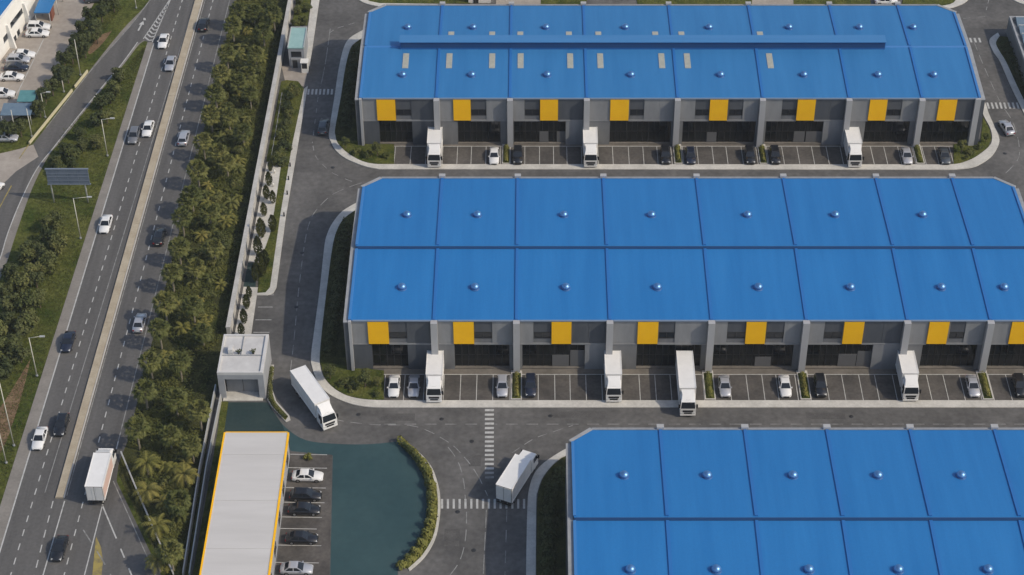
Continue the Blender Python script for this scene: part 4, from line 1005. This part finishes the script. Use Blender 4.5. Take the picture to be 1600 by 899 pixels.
GB1, GB2 = 'cars parked in front of the farthest warehouse', 'cars parked in front of the middle warehouse'
GT = 'white box trucks of the estate'
for u, c, k, lab in ((772, 'white', 'sedan', 'white car parked left of a hedge strip before the farthest warehouse'),
                     (809, 'black', 'suv', 'black car parked just right of the hedge strip nearest the white car, farthest warehouse'),
                     (1040, 'black', 'suv', 'black car left of the second hedge strip before the farthest warehouse'),
                     (1079, 'blue', 'hatch', 'dark car right of the second hedge strip before the farthest warehouse'),
                     (1172, 'black', 'suv', 'black car left of the third hedge strip before the farthest warehouse'),
                     (1211, 'black', 'suv', 'black car right of the third hedge strip before the farthest warehouse'),
                     (1417, 'silver', 'sedan', 'silver car left of the last hedge strip before the farthest warehouse'),
                     (1476, 'slate', 'sedan', 'slate grey car in the last bay beside the corner lawn')):
    car(u + (u - 831) * -.002, 247.5, -90, c, k, lab, GB1)
for u, lab in ((680, 'white box truck under the second bay of the farthest warehouse, leftmost in that row'), (922, 'white box truck near the middle of the farthest warehouse row'), (1331, 'white box truck at the right of the farthest warehouse row')):
    truck(u, 243.5, -90, 5.4, lab, GT)
for u, c, k, lab in ((616, 'white', 'sedan', 'white car in the leftmost bay before the middle warehouse'), (647, 'silver', 'sedan', 'silver car left of the first parked truck, middle warehouse'),
                     (785, 'silver', 'hatch', 'silver hatchback left of the first hedge strip, middle warehouse'), (829, 'blue', 'suv', 'dark blue car right of the first hedge strip, middle warehouse'),
                     (1132, 'silver', 'sedan', 'silver car right of the longest parked truck and a hedge strip'), (1226, 'white', 'sedan', 'white car left of the third hedge strip, middle warehouse'),
                     (1281, 'black', 'suv', 'black car right of the third hedge strip, middle warehouse'), (1519, 'silver', 'sedan', 'pale silver car left of the last hedge strip, middle warehouse'),
                     (1592, 'black', 'suv', 'black car half cut by the right edge, middle warehouse')):
    car(u, 607.5, -90 + (u - 831) * .0035 * 0, c, k, lab, GB2)
truck(680, 603.5, -90, 5.6, 'white box truck between silver car and empty bays, leftmost parked at the middle warehouse', GT)
truck(957.5, 603.0, -90, 5.6, 'white box truck parked in the middle warehouse row, beside bays left of the longest truck', GT)
truck(1071, 614, -90, 8.6, 'longest parked white truck with its cab jutting out over the pavement', GT)
truck(1416, 601.5, -90, 5.6, 'white box truck parked at the right of the middle warehouse row', GT)
truck(492, 637, -60, 8.8, 'white articulated truck turning at the corner below the middle warehouse', GT)
truck(808.5, 757, 66, 6.9, 'white truck driving away across the zebra crossing, seen from behind', GT, rigid=True)
HW = 'vehicles moving on the highway'
truck(161, 754, 89, 7.0, 'white box truck with faint red side on the highway beside the palms', HW, stripe=True)
NS = 89
for u, v, h, c, k, lab in ((256, 68, -91, 'white', 'sedan', 'white car at the tip of the striped gore on the highway'), (267, 103, -91, 'silver', 'sedan', 'silver car behind the white one near the gore, highway'),
                           (210, 216, -91, 'grey', 'hatch', 'grey hatchback beside the white car, dark at its front end'), (232, 205, -91, 'white', 'sedan', 'white car driving next to the grey hatchback on the highway'),
                           (166, 354, -91, 'white', 'sedan', 'white car alone on the highway right of the billboard lamp'), (107, 538, -91, 'blue', 'sedan', 'dark blue car straddling the edge line beside the soil patch lamp'),
                           (97, 668, -91, 'black', 'hatch', 'black car alongside the white one on the highway lower left'), (63, 689, -91, 'white', 'sedan', 'white car lower left on the highway beside the black car'),
                           (94, 861, -93, 'black', 'sedan', 'black car below the end of the median barrier'),
                           (319, 42, 89, 'black', 'suv', 'black car at the top of the right carriageway near the palms'), (288, 219, 89, 'silver', 'hatch', 'pale silver car on the right carriageway among palm shadows'),
                           (250, 374, 89, 'black', 'suv', 'black car in a palm shadow on the right carriageway'), (219, 508, 89, 'silver', 'sedan', 'silver car on the right carriageway above two palm shadows')):
    car(u, v, h, c, k, lab, HW, 0.004)
car(506, 202, 88, 'slate', 'suv', 'dark slate car in the shade on the estate road left of the farthest warehouse', None, -.002)
car(1572, 203, 100, 'silver', 'sedan', 'pale silver car on the estate road right of the farthest warehouse', None, -.002)
GL = 'cars parked beside the grey-roofed shed'
for u, v, c, k, lab in ((481, 748, 'white', 'sedan', 'white sedan beside the grey-roofed shed, topmost in its row'), (478, 778, 'black', 'hatch', 'black car second from the top beside the grey-roofed shed'), (476, 800, 'black', 'sedan', 'black car third from the top beside the grey-roofed shed'),
                        (472, 845, 'black', 'sedan', 'black car above the lowest white car beside the grey-roofed shed'), (464, 893, 'silver', 'sedan', 'silver white sedan at the bottom edge beside the grey-roofed shed')):
    car(u, v, -1, c, k, lab, GL, .02)
GF = 'cars parked at the white factory'
for u, v, h, c, k, lab in ((61, 46, 0, 'white', 'suv', 'white car under the blue carport edge, upper of two'), (59, 56, 0, 'white', 'sedan', 'white car below the carport, dark shade in front'), (37, 89, 0, 'white', 'sedan', 'white sedan beside the factory wall, third row up'),
                           (29, 97, 0, 'silver', 'hatch', 'silver car squeezed between white and dark cars at factory'), (26, 109, 0, 'blue', 'sedan', 'dark blue car parked at the factory yard'), (19, 124, 0, 'white', 'sedan', 'white car below the dark blue one in the factory yard'),
                           (5, 151, 0, 'white', 'suv', 'white car at the left edge above the shelters'), (9, 219, 0, 'silver', 'sedan', 'silver car half hidden below the blue shelter'), (150, 2, 10, 'slate', 'suv', 'dark car at the top edge under the yard trees')):
    car(u, v, h, c, k, lab, GF, 0)
car(1384, 5, 0, 'white', 'sedan', 'white car at the top edge behind the farthest warehouse', None, .0)
car(-9, 300, 65, 'white', 'sedan', 'white car cut by the left edge on the slip road junction', None, -.01)

# ------------------------------------------------------------------ plants
def rv(rn): 
    while True:
        v = Vector((rn.uniform(-1, 1), rn.uniform(-1, 1), rn.uniform(-1, 1)))
        if 0.05 < v.length < 1: return v.normalized()
def fan_palm_crown(seed, r=1.92, n=46):
    rn = random.Random(seed); s = MB()
    for k in range(n):
        az = k * 2.39996 + rn.uniform(-.25, .25); el = 1.35 - 2.0 * (k / n) ** .9 + rn.uniform(-.12, .12)
        L = r * rn.uniform(.5, .62); d = Vector((math.cos(az) * math.cos(el), math.sin(az) * math.cos(el), math.sin(el)))
        side = d.cross(Vector((0, 0, 1))); side = side.normalized() if side.length > .1 else Vector((1, 0, 0)); upn = side.cross(d).normalized()
        p0 = Vector((0, 0, 0)); p1 = d * L; s.face([p0 - side * .03, p1 - side * .03, p1 + side * .03, p0 + side * .03])
        nl = 9; fr = r * rn.uniform(.42, .56)
        for q in range(nl):
            a = (q / (nl - 1) - .5) * 2.5 + rn.uniform(-.08, .08); ll = fr * (1 - .25 * abs(a)) * rn.uniform(.85, 1.1)
            dd = (d * math.cos(a) + side * math.sin(a)); tip = p1 + dd * ll - Vector((0, 0, .28 * ll * rn.uniform(.5, 1.4))); mid = p1 + dd * ll * .5 + upn * .06
            wv = (side * math.cos(a) - d * math.sin(a)) * fr * .14
            s.face([p1, mid - wv, tip, mid + wv])
    return s.mesh('crown', M['palm'])
def feather_palm_crown(seed, r=2.3, n=17, m='palmb'):
    rn = random.Random(seed); s = MB()
    for k in range(n):
        az = k * 2.39996 + rn.uniform(-.2, .2); el = 1.25 - 1.2 * k / n + rn.uniform(-.15, .15); L = r * rn.uniform(.8, 1.1)
        h = Vector((math.cos(az), math.sin(az), 0)); side = Vector((-h.y, h.x, 0)); p = Vector((0, 0, 0)); e = el; ns = 6; st = L / ns
        for q in range(ns):
            d = h * math.cos(e) + Vector((0, 0, math.sin(e))); p2 = p + d * st; e -= .34
            s.face([p - side * .03, p2 - side * .03, p2 + side * .03, p + side * .03])
            lw = L * .26 * math.sin(math.pi * (q + .7) / (ns + .6))
            for sg in (-1, 1):
                for f_ in (.2, .7):
                    b0 = p.lerp(p2, f_); t = b0 + side * sg * lw * .85 + d * lw * .5 - Vector((0, 0, lw * .35)); s.face([b0 - d * .07, t, b0 + d * .10])
            p = p2
    return s.mesh('crown', M[m])
def leaf_crown(seed, rx, rz, n=900, size=.26, m='leafm', clumps=16, z0=0):
    rn = random.Random(seed); s = MB(); cs = []
    for k in range(clumps):
        v = rv(rn) * rn.uniform(.35, .85); cs.append((Vector((v.x * rx, v.y * rx, v.z * rz + z0)), rx * rn.uniform(.30, .48)))
    for k in range(n):
        c, cr_ = cs[k % clumps]; d = rv(rn); p = c + Vector((d.x, d.y, d.z * .8)) * cr_ * rn.uniform(.6, 1.08)
        nrm = (d + rv(rn) * .7 + Vector((0, 0, .35))).normalized(); a = nrm.orthogonal().normalized(); a.rotate(Matrix.Rotation(rn.uniform(0, 6.28), 3, nrm)); b_ = nrm.cross(a); l = size * rn.uniform(.7, 1.4)
        s.face([p - a * l, p - b_ * l * .55, p + a * l, p + b_ * l * .55])
    return s.mesh('crown', M[m])
def trunk_mesh(h, r0, r1, m, bend=.15, limbs=0, seed=0):
    rn = random.Random(seed); s = MB(); p = Vector((0, 0, -.05)); bx, by = rn.uniform(-bend, bend), rn.uniform(-bend, bend); n = 4
    for k in range(n):
        t = (k + 1) / n; q = Vector((bx * t * t, by * t * t, h * t)); s.tube(p, q, r0 + (r1 - r0) * k / n, r0 + (r1 - r0) * t, 7, cap=False); p = q
    for k in range(limbs):
        a = rn.uniform(0, 6.28); b0 = Vector((bx, by, h)) * rn.uniform(.55, .9); s.tube(b0, b0 + Vector((math.cos(a), math.sin(a), 1.0)) * h * rn.uniform(.3, .5), r1 * .8, r1 * .3, 5, cap=False)
    return s.mesh('trunk', M[m])
FANS = [fan_palm_crown(k) for k in range(5)]; FEATH = [feather_palm_crown(20 + k) for k in range(4)]; DWARF = [feather_palm_crown(40 + k, 1.5, 13, 'palm' if k % 2 else 'palmb') for k in range(4)]
PTR = [trunk_mesh(1.0, .17, .13, 'bark', .03, 0, k) for k in range(3)]
BUSH = [leaf_crown(60 + k, 1.55, 1.45, 1300, .20, 'leafd', 20) for k in range(4)]; TREE = [leaf_crown(70 + k, 1.7, 1.6, 1400, .21, 'leafm', 22) for k in range(4)]
SHRUB = [leaf_crown(80 + k, .8, .65, 420, .14, 'leafm', 10) for k in range(3)]; SHRUBY = [leaf_crown(85 + k, .8, .65, 420, .14, 'leafy', 10) for k in range(3)]
CYP = []
for k in range(3):
    rn = random.Random(90 + k); s = MB()
    for q in range(520):
        t = rn.random(); a = rn.uniform(0, 6.28); r_ = .62 * math.sin(math.pi * min(1, .12 + t * .9)) ** .7 * rn.uniform(.7, 1.05) + .02; p = Vector((math.cos(a) * r_, math.sin(a) * r_, .25 + t * 2.9)); d = Vector((math.cos(a) * .5, math.sin(a) * .5, 1)).normalized(); sd_ = Vector((-math.sin(a), math.cos(a), 0))
        s.face([p - d * .16, p + sd_ * .09, p + d * .2, p - sd_ * .09])
    CYP.append(s.mesh('crown', M['leafm']))
BTR = [trunk_mesh(1.0, .14, .09, 'barkd', .06, 3, 5 + k) for k in range(3)]
nplant = [0]
def plant(name, cat, u, v, label, group, crowns, trunks=None, h=0.0, sc_=1.0, sz=1.0, base=True, z=0.0):
    nplant[0] += 1; rn = random.Random(nplant[0] * 13 + 5)
    p = G(u, v, z); r = empty(name, p, label, cat, group, rn.uniform(0, 6.28))
    if trunks:
        t = link('trunk', trunks[nplant[0] % len(trunks)], r); t.scale = (sc_, sc_, h)
    c = link('crown', crowns[nplant[0] % len(crowns)], r, (0, 0, h)); c.scale = (sc_, sc_, sc_ * sz)
    return r
ORD = ['first', 'second', 'third', 'fourth', 'fifth', 'sixth', 'seventh', 'eighth', 'ninth', 'tenth', 'eleventh', 'twelfth', 'thirteenth', 'fourteenth', 'fifteenth', 'sixteenth', 'seventeenth', 'eighteenth', 'nineteenth', 'twentieth', 'twenty-first', 'twenty-second', 'twenty-third', 'twenty-fourth', 'twenty-fifth', 'twenty-sixth', 'twenty-seventh', 'twenty-eighth', 'twenty-ninth', 'thirtieth']
# fan palms along the highway edge, given by crown centre; base found from the trunk height
def base_of(u, v, h):
    p = G(u, v, h); return toU(p.x, p.y, 0)
ROW = [(371, 17), (363, 38), (354, 82), (345, 114), (336, 144), (329, 178), (317, 219), (308, 264), (299, 303), (284, 338), (279, 385), (268, 425), (257, 472), (248, 511), (234, 563), (226, 608), (213, 667), (278, 782), (266, 860)]
for i, (u, v) in enumerate(sorted(ROW, key=lambda q: -q[1])):
    h = random.Random(i).uniform(3.7, 4.6); bu, bv = base_of(u, v + 2, h)
    plant('fan_palm', 'palm', bu, bv, f'round-crowned fan palm on the highway edge, {ORD[i]} of the row counted from the bottom', 'fan palms along the highway edge', FANS, PTR, h, .98 + .16 * random.Random(i + 9).random())
INNER = [(397, 18), (411, 48), (427, 20), (400, 82), (386, 116), (390, 144), (357, 180), (379, 205), (354, 253), (340, 238), (327, 332), (291, 314), (334, 385), (305, 417), (301, 476), (316, 518), (280, 563), (311, 640), (265, 678), (299, 694), (274, 622), (372, 128)]
for i, (u, v) in enumerate(sorted(INNER, key=lambda q: -q[1])):
    h = random.Random(i + 50).uniform(3.0, 4.2); bu, bv = base_of(u, v + 2, h)
    plant('fan_palm', 'palm', bu, bv, f'fan palm deeper in the belt towards the boundary wall, {ORD[i]} counted from the bottom', 'fan palms deeper in the belt', FANS, PTR, h, .92 + .2 * random.Random(i + 3).random())
for i, (u, v, t) in enumerate(((229, 724, 'yellowish star-shaped feather palm beside the highway truck'), (288, 742, 'small feather palm left of the thin walls beside the grey shed'), (245, 822, 'feather palm behind the guardrail at the bottom'), (230, 768, 'bushy feather palm just below the yellowish star-shaped one'), (247, 876, 'feather palm at the bottom edge beside the guardrail'))):
    bu, bv = base_of(u, v, 2.2); plant('feather_palm', 'palm', bu, bv, t, 'feather palms at the lower end of the belt', FEATH, PTR, 2.2, 1.15)
# understorey dwarf palms and shrubs: nothing tells them apart
rn = random.Random(3)
def belt_u(v, t):
    a = 366 - .245 * v; c = wall_l(v)[0] - 6
    if v > 600: c = 342 - (v - 600) * .19
    if v > 700: a = 186 + (v - 700) * .42
    return a + (c - a) * t
cnt = 0
while cnt < 150:
    v = rn.uniform(10, 880); t = rn.uniform(.24, .82); u = belt_u(v, t)
    if v > 540 and t > .62 and v < 640: continue
    if v > 520 and rn.random() < .6: continue
    cnt += 1
    if rn.random() < .6: plant('dwarf_palm', 'palm', u, v, 'low yellow-green dwarf palm in the thick growth under the fan palms', 'dwarf palms under the fan palms', DWARF, None, rn.uniform(.5, 1.1), rn.uniform(.8, 1.3))
    else: plant('belt_shrub', 'shrub', u, v, 'rounded green shrub in the thick growth under the fan palms', 'shrubs under the fan palms', TREE, BTR, rn.uniform(.5, 1.0), rn.uniform(.45, .75))
# trees between the factory yard and the slip road
YT = [(164, 4), (157, 16), (140, 20), (127, 39), (147, 38), (133, 60), (117, 62), (111, 81), (131, 72), (99, 89), (91, 108), (104, 111), (96, 118), (80, 131), (69, 144), (60, 164), (30, 195), (11, 200), (176, 0), (150, 50)]
for i, (u, v) in enumerate(sorted(YT, key=lambda q: -q[1])):
    h = 2.7; bu, bv = base_of(u, v, h)
    plant('round_tree', 'tree', bu, bv, f'dark bushy round tree between factory yard and slip road, {ORD[i]} counted up from the shelters', 'trees beside the factory yard', BUSH, BTR, h, .85 + .25 * random.Random(i).random())
MT = [(186, 114), (177, 138), (171, 150), (157, 158), (166, 180), (152, 183), (125, 205), (128, 224), (151, 219), (103, 232), (85, 250), (112, 252), (114, 240), (95, 262)]
for i, (u, v) in enumerate(sorted(MT, key=lambda q: -q[1])):
    h = 1.7; bu, bv = base_of(u, v, h)
    plant('round_tree', 'tree', bu, bv, f'bushy tree in the grass wedge above the billboard, {ORD[i]} counted up from it', 'trees in the grass wedge above the billboard', BUSH if i % 3 else TREE, BTR, h, .75 + .25 * random.Random(i + 7).random())
LT = [(82, 345), (75, 366), (67, 397), (53, 420), (75, 410), (16, 420), (55, 434), (30, 440), (43, 470), (60, 465), (16, 470), (11, 496), (32, 508), (45, 500), (23, 532), (11, 540), (30, 550), (5, 573), (-8, 520), (-10, 560), (40, 395), (90, 380), (5, 452), (50, 385)]
for i, (u, v) in enumerate(sorted(LT, key=lambda q: -q[1])):
    h = 2.1; bu, bv = base_of(u, v, h)
    lab = 'yellowish bushy tree standing below the billboard left post' if (u, v) == (82, 345) else f'bushy tree in the thicket at the left edge, {ORD[i]} counted up from the soil patch'
    plant('thicket_tree', 'tree', bu, bv, lab, 'thicket trees at the left edge', TREE if i % 2 else BUSH, BTR, h, .9 + .35 * random.Random(i + 17).random())
# columnar trees on the walkway and hedge trees beside the fence
for i, (u, v, s_) in enumerate(((423, 268, .75), (421, 291, 1.0), (417, 312, 1.0), (413, 338, .95), (427, 318, .9), (409, 372, 1.35), (427, 362, 1.15), (404, 398, 1.25), (409, 432, 1.6), (415, 418, 1.2), (401, 440, 1.2), (390, 466, .8), (386, 483, 1.0), (382, 506, 1.0), (378, 526, .9))):
    w_ = 'upper walkway' if v < 445 else 'lower walkway by the gatehouse'
    plant('columnar_shrub', 'shrub', u, v, f'slim columnar shrub on the {w_}, {ORD[i]} counted from the far end', 'columnar shrubs along the walkway', CYP, None, 0.0, .98 * s_, 1.0, z=.1)
for i, (u, v) in enumerate(((455, 146), (462, 137), (452, 163), (456, 175), (449, 190), (447, 206), (443, 222), (440, 238), (450, 226), (434, 246), (443, 248))):
    bu, bv = u - 3, v + 10
    plant('hedge_tree', 'tree', bu, bv, f'leafy hedge tree between the rail fence and the estate road, {ORD[i]} counted from the kiosk', 'hedge trees beside the rail fence', TREE if i % 2 else BUSH, BTR, 1.0, .62 + .12 * (i % 3), z=.1)
for i, (u, v) in enumerate(((466, 14), (474, 30), (462, 34), (480, 10), (470, -2))): plant('hedge_tree', 'tree', u, v + 8, f'leafy shrub on the lawn behind the green-roofed kiosk, {ORD[i]} of the clump from the wall', 'shrubs behind the kiosk', TREE, BTR, 1.0, .6, z=.1)
# corner planting
for i, (u, v, k, s_, t) in enumerate(((540, 232, 0, .75, 'tall shrub at the left tip of the corner lawn, farthest warehouse'), (556, 240, 1, .9, 'low dark shrub on the corner lawn, farthest warehouse'), (572, 245, 1, .9, 'second low shrub on the corner lawn, farthest warehouse'), (590, 244, 0, .9, 'young tree on the corner lawn beside the first bays, farthest warehouse'), (604, 246, 1, .7, 'small shrub beside the first parking bay, farthest warehouse'),
                                       (516, 592, 0, .9, 'bright green shrub at the pavement curve, middle warehouse corner'), (535, 602, 1, 1.0, 'low dark shrub on the middle warehouse corner lawn'), (552, 608, 1, 1.0, 'dark shrub left of the young tree, middle warehouse corner'), (571, 605, 0, 1.05, 'young tree on the middle warehouse corner lawn'), (590, 604, 0, .6, 'small shrub beside the first bay, middle warehouse'), (588, 618, 1, .55, 'tiny shrub at the lawn edge by the white car'),
                                       (1502, 238, 0, .8, 'young tree on the right corner lawn, farthest warehouse'), (1517, 240, 1, .8, 'low shrub on the right corner lawn, farthest warehouse'), (1530, 232, 1, .6, 'small shrub by the right wall, farthest warehouse'), (1540, 222, 0, .55, 'shrub by the right pavement curve, farthest warehouse'), (1510, 249, 1, .45, 'tiny shrub low on the right corner lawn'))):
    plant('corner_shrub', 'shrub', u, v, t, 'planting on the warehouse corner lawns', TREE if k == 0 else SHRUB, BTR if k == 0 else None, 2.2 * s_ if k == 0 else .5, .72 * s_ if k == 0 else 1.35 * s_, z=.12)
plant('potted_shrub', 'shrub', 481, 716, 'single yellow-green shrub in the empty bay above the parked cars', None, SHRUBY, None, .4, 1.0)
for i, (u, v) in enumerate(((429, 271), (427, 292), (425, 318), (421, 356))):
    t = empty('garden_light', G(u, v, .1), f'small white garden light on the grass right of the walkway, {ORD[i]} from the far end', 'garden light', 'garden lights beside the walkway')
    q = MB(); q.tube((0, 0, 0), (0, 0, .5), .09, .09, 8); q.build('post', M['polemetal'], t); q = MB(); q.lathe([(.16, .502), (.2, .6), (.12, .74), (.02, .78)], (0, 0, 0), 10); q.build('lamp_head', M['wallW'], t)
for i, (u, v) in enumerate(((453.5, 260), (451, 281), (449, 304), (444, 338))):
    t = empty('bollard', G(u, v, .13), f'short dark bollard on the inner kerb of the estate road, {ORD[i]} from the far end', 'bollard', 'bollards on the estate road kerb')
    q = MB(); q.tube((0, 0, 0), (0, 0, .7), .14, .12, 10); q.build('post', M['bars'], t); q = MB(); q.lathe([(.13, .702), (.14, .74), (.08, .82), (.01, .84)], (0, 0, 0), 10); q.build('cap', M['bars'], t)
# hedges: leaf masses along a line
def hedge(name, label, pts, width, h, m, dens=26, size=.16, group=None, z=.11, bumps=0.0):
    ws = [G(u, v) for u, v in pts]; o = ws[0].copy(); s = MB(); rn = random.Random(int(pts[0][0] * 7))
    for i in range(len(ws) - 1):
        a, c = ws[i], ws[i + 1]; L = (c - a).length; d = (c - a).normalized(); nrm = Vector((-d.y, d.x, 0))
        for k in range(int(L * dens * max(1, width))):
            t = rn.random(); q = a + d * L * t; ph = math.sin((q.x * 1.7 + q.y * 1.3) * 1.9) * bumps + math.sin(q.y * 3.1 + q.x) * bumps * .6
            ww = width / 2 * (1 + ph * .5); hh = h * (1 + ph)
            e = rn.uniform(0, math.pi); p = q + nrm * math.cos(e) * ww * rn.uniform(.8, 1.05); zc = z + max(.05, math.sin(e) ** .6 * hh * rn.uniform(.8, 1.05)); n_ = (nrm * math.cos(e) + Vector((0, 0, math.sin(e))) + rv(rn) * .6).normalized()
            A = n_.orthogonal().normalized(); A.rotate(Matrix.Rotation(rn.uniform(0, 6.28), 3, n_)); B_ = n_.cross(A); l = size * rn.uniform(.7, 1.4); P = Vector((p.x, p.y, zc)) - Vector((o.x, o.y, 0))
            s.face([P - A * l, P - B_ * l * .6, P + A * l, P + B_ * l * .6])
    ob = s.build(name, M[m]); ob.location = (o.x, o.y, 0); tag(ob, label, 'hedge', group); return ob
hedge('hedge', 'curved yellow-green hedge between the teal yard and the estate road', [(622, 692), (634, 697), (652, 716), (667, 738), (674, 760), (677, 785), (676, 810), (669, 838), (656, 862), (640, 880), (622, 890)], 1.25, 1.0, 'leafy', 90, .2, bumps=.3)
hedge('hedge', 'dark clipped hedge inside the curved one, shading the teal yard', [(630, 697), (650, 718), (664, 742), (670, 764), (672, 790), (671, 812), (664, 838), (650, 862), (634, 878)], .9, 1.0, 'leafm', 60, .18, bumps=.35)
hedge('hedge', 'small curved hedge right of the white gatehouse', [(425, 577), (422.5, 606), (422.5, 624), (432, 640), (447, 655)], .75, .7, 'leafm', 70, .13)
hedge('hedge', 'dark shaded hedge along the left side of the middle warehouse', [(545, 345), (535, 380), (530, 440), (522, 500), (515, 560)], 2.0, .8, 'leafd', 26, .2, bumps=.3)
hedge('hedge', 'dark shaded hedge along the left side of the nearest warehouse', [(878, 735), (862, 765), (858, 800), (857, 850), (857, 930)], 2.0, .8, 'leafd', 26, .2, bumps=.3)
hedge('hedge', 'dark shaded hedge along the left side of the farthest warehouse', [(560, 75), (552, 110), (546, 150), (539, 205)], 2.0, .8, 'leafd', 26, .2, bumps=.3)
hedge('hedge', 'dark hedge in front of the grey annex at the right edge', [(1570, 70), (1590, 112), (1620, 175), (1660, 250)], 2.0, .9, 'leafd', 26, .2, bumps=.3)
for i, (u, W2) in enumerate(((807, 2), (1109, 2), (1258, 2), (1542, 2), (791, 1), (1060, 1), (1193, 1), (1437.5, 1))):
    va, vb, vm = (625, 584, 605) if W2 == 2 else (256.5, 229, 243)
    p = G(u, 615 if W2 == 2 else 252); ya = G(u, va).y; yb = G(u, vb).y
    hw = .85 if W2 == 2 else .75
    slab('hedge_kerb', [[(p.x - hw, ya), (p.x + hw, ya), (p.x + hw, yb + .6), (p.x - hw, yb + .6)]], .0, .12, M['kerb'])
    slab('hedge_soil', [[(p.x - hw + .18, ya + .2), (p.x + hw - .18, ya + .2), (p.x + hw - .18, yb), (p.x - hw + .18, yb)]], .01, .135, M['lawn'])
    pa = toU(p.x, ya + .3, 0); pb = toU(p.x, yb - .1, 0)
    which = ('leftmost', 'second from left', 'third from left', 'rightmost')[i % 4]
    hedge('hedge_strip', f'{which} yellow-green hedge strip between parking bays of the {"middle" if W2 == 2 else "farthest"} warehouse', [pa, pb], .75, .55, 'leafy' if i % 2 == 0 else 'leafy', 90, .12, 'hedge strips between parking bays', bumps=.15)

# undergrowth, one mass nobody could count
rn = random.Random(11); s = MB()
for k in range(15000):
    v = rn.uniform(-30, 930); t = rn.uniform(.03, .97); u = belt_u(v, t)
    if 545 < v < 632 and t > .50: 
        if rn.random() < .85: continue
    if t > .85 and rn.random() < .6: continue
    p = G(u, v, 0)
    cl = math.sin(p.x * .55 + 1.3 * math.sin(p.y * .21)) + math.sin(p.y * .47 + 1.1 * math.sin(p.x * .33)) + rn.uniform(-.7, .7)
    if cl < (-1.3 if v < 520 else -.5): continue
    hh = rn.uniform(.2, .5 + .2 * max(0, cl + .5)) if .12 < t < .8 else rn.uniform(.1, .35)
    for q in range(6):
        a = rn.uniform(0, 6.28); L = rn.uniform(.25, .6); d = Vector((math.cos(a), math.sin(a), 0)); sd_ = Vector((-d.y, d.x, 0)); c = p + d * L * .3 + Vector((0, 0, hh * rn.uniform(.4, 1)))
        tip = c + d * L + Vector((0, 0, rn.uniform(-.25, .25))); m_ = c.lerp(tip, .5) + Vector((0, 0, .08)); w_ = rn.uniform(.07, .15)
        s.face([c, m_ - sd_ * w_, tip, m_ + sd_ * w_])
tag(s.build('undergrowth', M['leafu']), 'thick mixed undergrowth covering the palm belt floor', 'undergrowth', kind='stuff')
# rough grass tufts on the verges
s = MB()
def verge(n, fn, smin=.10, smax=.24):
    for k in range(n):
        u, v = fn(); p = G(u, v, -.05)
        for q in range(4):
            a = rn.uniform(0, 6.28); d = Vector((math.cos(a), math.sin(a), 0)); sd_ = Vector((-d.y, d.x, 0)); L = rn.uniform(smin, smax); w_ = .05
            s.face([p - sd_ * w_, p + sd_ * w_, p + d * L * .7 + Vector((0, 0, L))])
def f1():
    v = rn.uniform(75, 760); b_ = shoulder_out(v)[0]; a = b_ - rn.uniform(2, 90) * (1 if v > 200 else (v - 70) / 130 * .9)
    return a, v
verge(9000, f1)
def f2():
    t = rn.random(); u = 215 - 170 * t; v = 10 + 215 * t; return u - 22 - rn.uniform(0, 22), v
verge(2500, f2)
tag(s.build('verge_grass', M['leafu']), 'rough grass tufts on the highway verges', 'grass', kind='stuff')

# ------------------------------------------------------------------ thin haze in the air
b = MB(); b.box(-420, 420, -60, 640, -1.2, CAM_H + 12)
hz = b.build('haze', [])
hm = bpy.data.materials.new('thin_haze'); hm.use_nodes = True; hn = hm.node_tree
hn.nodes.remove(hn.nodes['Principled BSDF'])
pv = hn.nodes.new('ShaderNodeVolumePrincipled'); pv.inputs['Density'].default_value = HAZE; pv.inputs['Color'].default_value = (.86, .92, 1, 1); pv.inputs['Anisotropy'].default_value = .0
hn.links.new(pv.outputs[0], hn.nodes['Material Output'].inputs['Volume']); hz.data.materials.append(hm)
tag(hz, 'thin pale haze filling the air over the estate', 'haze', kind='stuff')
